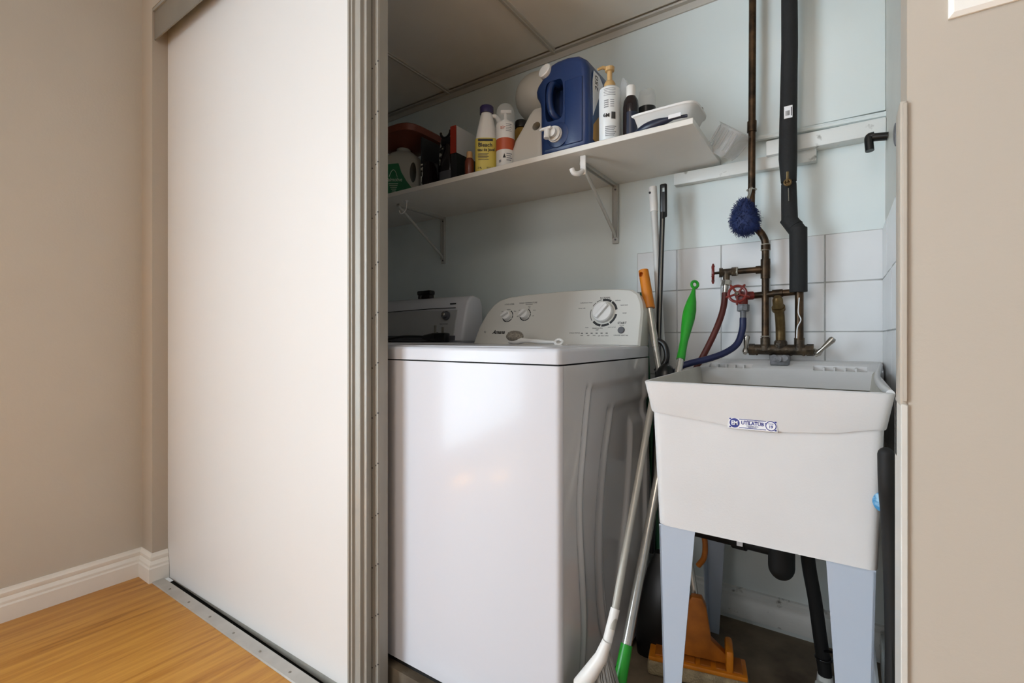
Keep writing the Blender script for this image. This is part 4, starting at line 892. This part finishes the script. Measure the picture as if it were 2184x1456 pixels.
jr = thing('glass_jar', 'small clear glass jar with a black band behind the white tray', 'jar', (-0.478, 1.42, ST))
part('glass', B().lathe([(0.026, 0), (0.029, 0.01), (0.030, 0.06), (0.026, 0.085), (0.022, 0.105)], (-0.478, 1.42, ST)), M['clear2'], jr)
part('band', B().lathe([(0.0265, 0.105), (0.0265, 0.135), (0.022, 0.137), (0, 0.137)], (-0.478, 1.42, ST)), M['black'], jr)
part('dome', B().lathe([(0.025, 0.136), (0.026, 0.165), (0.022, 0.185), (0, 0.19)], (-0.478, 1.42, ST)), M['clear'], jr)
# --- white tray with dark blue brush
ty = thing('food_tray', 'shallow white plastic tray on the shelf end', 'tray', (-0.40, 1.37, ST))
part('tray', B().loft([rr(-0.405, 1.375, ST+0.018, .135, .10, .45, 32), rr(-0.405, 1.375, ST+0.022, .145, .11, .45, 32), rr(-0.405, 1.375, ST+0.062, .182, .140, .45, 32), rr(-0.405, 1.375, ST+0.065, .194, .150, .45, 32), rr(-0.405, 1.375, ST+0.070, .196, .152, .45, 32), rr(-0.405, 1.375, ST+0.071, .184, .142, .45, 32), rr(-0.405, 1.375, ST+0.030, .150, .112, .45, 32)]), M['wplast'], ty)
part('foil', B().tube(smooth_path([(-0.45, 1.42, ST+0.074), (-0.40, 1.43, ST+0.082), (-0.35, 1.42, ST+0.084), (-0.315, 1.40, ST+0.083)], 4), [0.003+0.003*random.random() for _ in range(13)], 6), M['chrome'], ty, label='strip of crumpled foil')
part('foot', B().box(-0.46, -0.35, 1.335, 1.415, ST, ST+0.019, 0.004), M['wplast'], ty)
bh = thing('brush_handle', 'dark blue plastic brush handle lying in front of the white tray', 'brush', (-0.39, 1.275, ST))
part('handle', B().tube(smooth_path([(-0.462, 1.280, ST+0.007), (-0.43, 1.274, ST+0.012), (-0.39, 1.27, ST+0.016), (-0.35, 1.27, ST+0.018), (-0.322, 1.27, ST+0.016)], 5), [0.004+0.0095*math.sin(PI*min(1, (i+1)/15)) for i in range(21)], 12), M['dblue'], bh)
part('label', B().box(-0.366, -0.334, 1.2545, 1.257, ST+0.013, ST+0.023, 0.0005, 1), M['stick'], bh)
# --- clear clamshell container wedged at the shelf end, on the batten
cl = thing('clear_clamshell', 'crumpled clear plastic container wedged between shelf end and wall', 'container', (-0.265, 1.54, 1.45))
mt = Matrix.Translation((-0.262, 1.52, 1.495)) @ Matrix.Rotation(math.radians(38), 4, 'Y') @ Matrix.Rotation(math.radians(12), 4, 'X')
part('shell', B().loft([rr(0, 0, -0.045, .045, .10, .4, 28), rr(0, 0, -0.03, .058, .115, .4, 28), rr(0, 0, 0.03, .078, .128, .4, 28), rr(0, 0, 0.033, .088, .138, .4, 28)], mtx=mt), M['clear2'], cl)
b = B()
for i in range(5): b.box(-0.032+i*0.014, -0.026+i*0.014, -0.066, -0.058, -0.03, 0.025, 0.002, 1, mtx=mt)
part('ribs', b, M['clear2'], cl)

# ================================================================== POLES
# white and black poles leaning on the back wall
wm = thing('mop_pole', 'white pole with white end cap leaning left of the black pole', 'pole', (-0.45, 1.42, 0.06))
pt, pb = Vector((-0.485, 1.50, 1.388)), Vector((-0.412, 1.50, 0.07))
part('shaft', B().cyl(pt, pb, 0.0105), M['wpole'], wm)
part('end_cap', B().cyl(pt+(pt-pb).normalized()*0.008, pt-(pt-pb).normalized()*0.07, 0.0125), M['wplast'], wm)
part('hanging_hole', B().cyl(pt+Vector((-0.006, -0.0135, -0.012)), pt+Vector((-0.006, -0.010, -0.012)), 0.0035, seg=12), M['ink'], wm)
bm_ = thing('spray_mop', 'black spray mop with hanging slot at its top and dark bulky head', 'mop', (-0.46, 1.42, 0.06))
pt, pb = Vector((-0.452, 1.50, 1.400)), Vector((-0.462, 1.42, 0.28))
part('shaft', B().cyl(X(pt, pb, 0.08), pb, 0.0078), M['black'], bm_)
part('highlight_strip', B().cyl(X(pt, pb, 0.10)+Vector((0.003, -0.0070, 0)), X(pt, pb, 0.8)+Vector((0.003, -0.0070, 0)), 0.0022, seg=8), M['aludark'], bm_)
hg = part('hanger', B().box(-0.011, 0.011, -0.006, 0.006, -0.105, 0.0, 0.005, 3, mtx=Matrix.Translation(pt)), M['black'], bm_)
cut(hg, B().box(pt.x-0.005, pt.x+0.005, pt.y-0.02, pt.y+0.02, pt.z-0.026, pt.z-0.010))
part('cord_hook', B().tube(smooth_path([(-0.452, 1.43, 0.915), (-0.428, 1.425, 0.902), (-0.418, 1.42, 0.872), (-0.424, 1.415, 0.845), (-0.448, 1.41, 0.822)], 6), 0.0085, 10), M['black'], bm_)
part('bottle', B().loft([rr(-0.415, 1.40, z, w_, w_, 1, 20) for z, w_ in ((0.55, .05), (0.62, .062), (0.80, .066), (0.825, .052), (0.838, .036), (0.846, .012))]), M['black'], bm_)
part('head', B().loft([rr(-0.415, 1.35, z, w_, d_, .6, 24) for z, w_, d_ in ((0.061, .10, .16), (0.11, .105, .17), (0.20, .095, .14), (0.28, .06, .08), (0.32, .03, .03))]), M['black'], bm_)
part('whisker', B().tube([(-0.410, 1.41, 0.828), (-0.413, 1.42, 0.86)], 0.001, 5), M['black'], bm_)
# dark green broom pole behind the orange one
gb = thing('garden_pole', 'dark green pole half hidden behind the orange mop grip', 'pole', (-0.49, 1.44, 0.06))
part('shaft', B().cyl((-0.520, 1.51, 1.05), (-0.440, 1.44, 0.07), 0.0085), M['dgreen'], gb)
part('end_cap', B().cyl((-0.5195, 1.5095, 1.045), (-0.5215, 1.511, 1.066), 0.0095), M['dgreen'], gb)

# orange sponge mop
om = thing('sponge_mop', 'orange butterfly sponge mop with orange grip and silver pole', 'mop', (-0.32, 1.31, 0.06))
ot, ob = Vector((-0.502, 1.46, 1.130)), Vector((-0.304, 1.30, 0.215))
gd = (ob-ot).normalized()
gp = part('grip', B().cyl(ot, ot+gd*0.124, 0.0150, 0.0165, seg=24), M['orange'], om, label='orange plastic grip')
cut(gp, B().cyl(ot+Vector((-0.004, -0.03, -0.012)), ot+Vector((-0.002, 0.002, -0.016)), 0.008))
part('shaft', B().cyl(ot+gd*0.118, ot+gd*0.245, 0.0108).cyl(ot+gd*0.240, ob, 0.0088), M['silver'], om)
part('lever', B().tube(smooth_path([ob+Vector((-0.01, 0, 0.24)), ob+Vector((0.018, -0.01, 0.20)), ob+Vector((0.020, -0.012, 0.15)), ob+Vector((0.004, -0.008, 0.12))], 5), 0.007, 10), M['dorange'], om)
HA = math.radians(13)
def mh(z=0): return Matrix.Translation((-0.300, 1.275, 0.06+z)) @ Matrix.Rotation(HA, 4, 'Z')
part('bracket', B().prism([(-0.062, 0.055), (-0.062, 0.075), (-0.034, 0.105), (-0.022, 0.185), (-0.012, 0.205), (0.012, 0.205), (0.022, 0.185), (0.034, 0.105), (0.070, 0.075), (0.070, 0.055)], 'y', -0.012, 0.012, 0.003, mtx=mh()), M['dorange'], om)
part('squeeze_arm', B().box(-0.078, -0.060, -0.035, 0.035, 0.045, 0.100, 0.007, mtx=mh()), M['orange'], om)
part('squeeze_arm', B().box(0.066, 0.084, -0.035, 0.035, 0.045, 0.100, 0.007, mtx=mh()), M['orange'], om)
part('plate', B().box(-0.115, 0.115, -0.038, 0.038, 0.036, 0.048, 0.004, mtx=mh()), M['orange'], om)
part('sponge', B().box(-0.118, 0.118, -0.042, 0.042, 0.0005, 0.037, 0.009, 3, mtx=mh()), M['sponge'], om)
b = B()
for i in range(6): b.box(-0.10+i*0.036, -0.076+i*0.036, -0.030, 0.030, 0.047, 0.052, 0.001, 1, mtx=mh())
part('plate_ribs', b, M['dorange'], om)

# green dust mop: shaft passes behind the tub rim down to the floor
gm = thing('dust_mop', 'silver pole mop with bright green grip leaning behind the tub', 'mop', (-0.37, 0.9, 0.06))
gt, gbm = Vector((-0.3445, 1.45, 1.087)), Vector((-0.3830, 0.87, 0.062))
gv = (gbm-gt).normalized(); Lg = (gbm-gt).length
grp = [0.0, 0.012, 0.022, 0.045, 0.075, 0.105, 0.14, 0.175, 0.20, 0.232]
grr = [0.004, 0.0060, 0.0075, 0.013, 0.0172, 0.0172, 0.0138, 0.0105, 0.0105, 0.0115]
part('grip', B().tube([gt+gv*(0.026+s_) for s_ in grp], grr, 18).torus(gt+gv*0.014, (0.9, -1, 0.1), 0.0095, 0.0042, 24, 8), M['green'], gm, label='bright green bulging grip with hanging loop')
part('shaft', B().cyl(gt+gv*0.25, gt+gv*(Lg-0.24), 0.0092).cyl(gt+gv*(Lg-0.7), gt+gv*(Lg-0.23), 0.0105), M['silver'], gm)
part('socket', B().cyl(gt+gv*(Lg-0.235), gt+gv*(Lg-0.02), 0.0125, 0.0165), M['green'], gm, label='green socket')
part('foot', B().box(-0.415, -0.352, 0.84, 0.90, 0.061, 0.085, 0.006), M['green'], gm)

# white broom standing in front
wbm = thing('push_broom', 'pale broom with white head and grey bristles between washer and tub', 'broom', (-0.42, 0.92, 0.06))
bt_, bb_ = Vector((-0.383, 1.20, 0.80)), Vector((-0.378, 0.91, 0.335))
part('shaft', B().cyl(bt_, bb_, 0.0078), M['gpole'], wbm)
part('socket', B().cyl(X(bt_, bb_, 0.93), bb_+Vector((-0.006, -0.015, -0.03)), 0.0095), M['wplast'], wbm)
part('head', B().tube([(-0.382, 0.897, 0.318), (-0.392, 0.890, 0.285), (-0.412, 0.882, 0.250), (-0.430, 0.875, 0.222), (-0.432, 0.874, 0.218)], [0.0095, 0.013, 0.0158, 0.0165, 0.013], 16), M['wplast'], wbm)
b = B()
for i in range(420):
    t = random.random(); s_ = random.uniform(-1, 1)
    p = Vector((-0.385, 0.90, 0.300)).lerp(Vector((-0.436, 0.875, 0.230)), t)+Vector((0, s_*0.012, 0))
    q = Vector((-0.338+0.0*t, 0.93, 0.064)).lerp(Vector((-0.445, 0.86, 0.064)), t)+Vector((random.uniform(-.01, .01), s_*0.03, 0.0))
    b.tube([p, (p+q)/2+Vector((random.uniform(-.003, .003), 0, 0)), q], [0.0014, 0.0012, 0.0008], 4, False)
part('bristles', b, M['brist'], wbm, kind='stuff')

# black dustpan with long handle at the right
dpn = thing('long_dustpan', 'black long handled dustpan with round light blue sticker right of the tub', 'dustpan', (0.075, 0.95, 0.06))
part('handle', B().tube(smooth_path([(0.0575, 0.899, 0.748), (0.0585, 0.902, 0.70), (0.063, 0.925, 0.64), (0.0685, 0.945, 0.50), (0.071, 0.96, 0.30)], 5), 0.0108, 16).sphere((0.0575, 0.899, 0.748), 0.0108, 16), M['matte'], dpn)
b = B()
for i in range(4): b.tube([(0.0655+i*0.0045, 0.940+0.004*i, 0.63), (0.069+i*0.0035, 0.945+0.004*i, 0.10)], 0.0028, 6)
b.box(0.070, 0.084, 0.95, 0.985, 0.08, 0.60, 0.003)
part('fluted_body', b, M['matte'], dpn)
part('pan', B().box(0.045, 0.090, 0.90, 1.02, 0.061, 0.105, 0.008), M['black'], dpn)
part('sticker', B().cyl((0.0590, 0.935, 0.667), (0.0590, 0.9365, 0.667), 0.0165, seg=32), M['bluest'], dpn, label='round light blue sticker')
solo('board_offcut', B().box(0.060, 0.066, 1.10, 1.40, 0.06, 0.23, 0.001, 1), M['greyc'], 'pale grey offcut standing on the floor behind the dustpan', 'board')
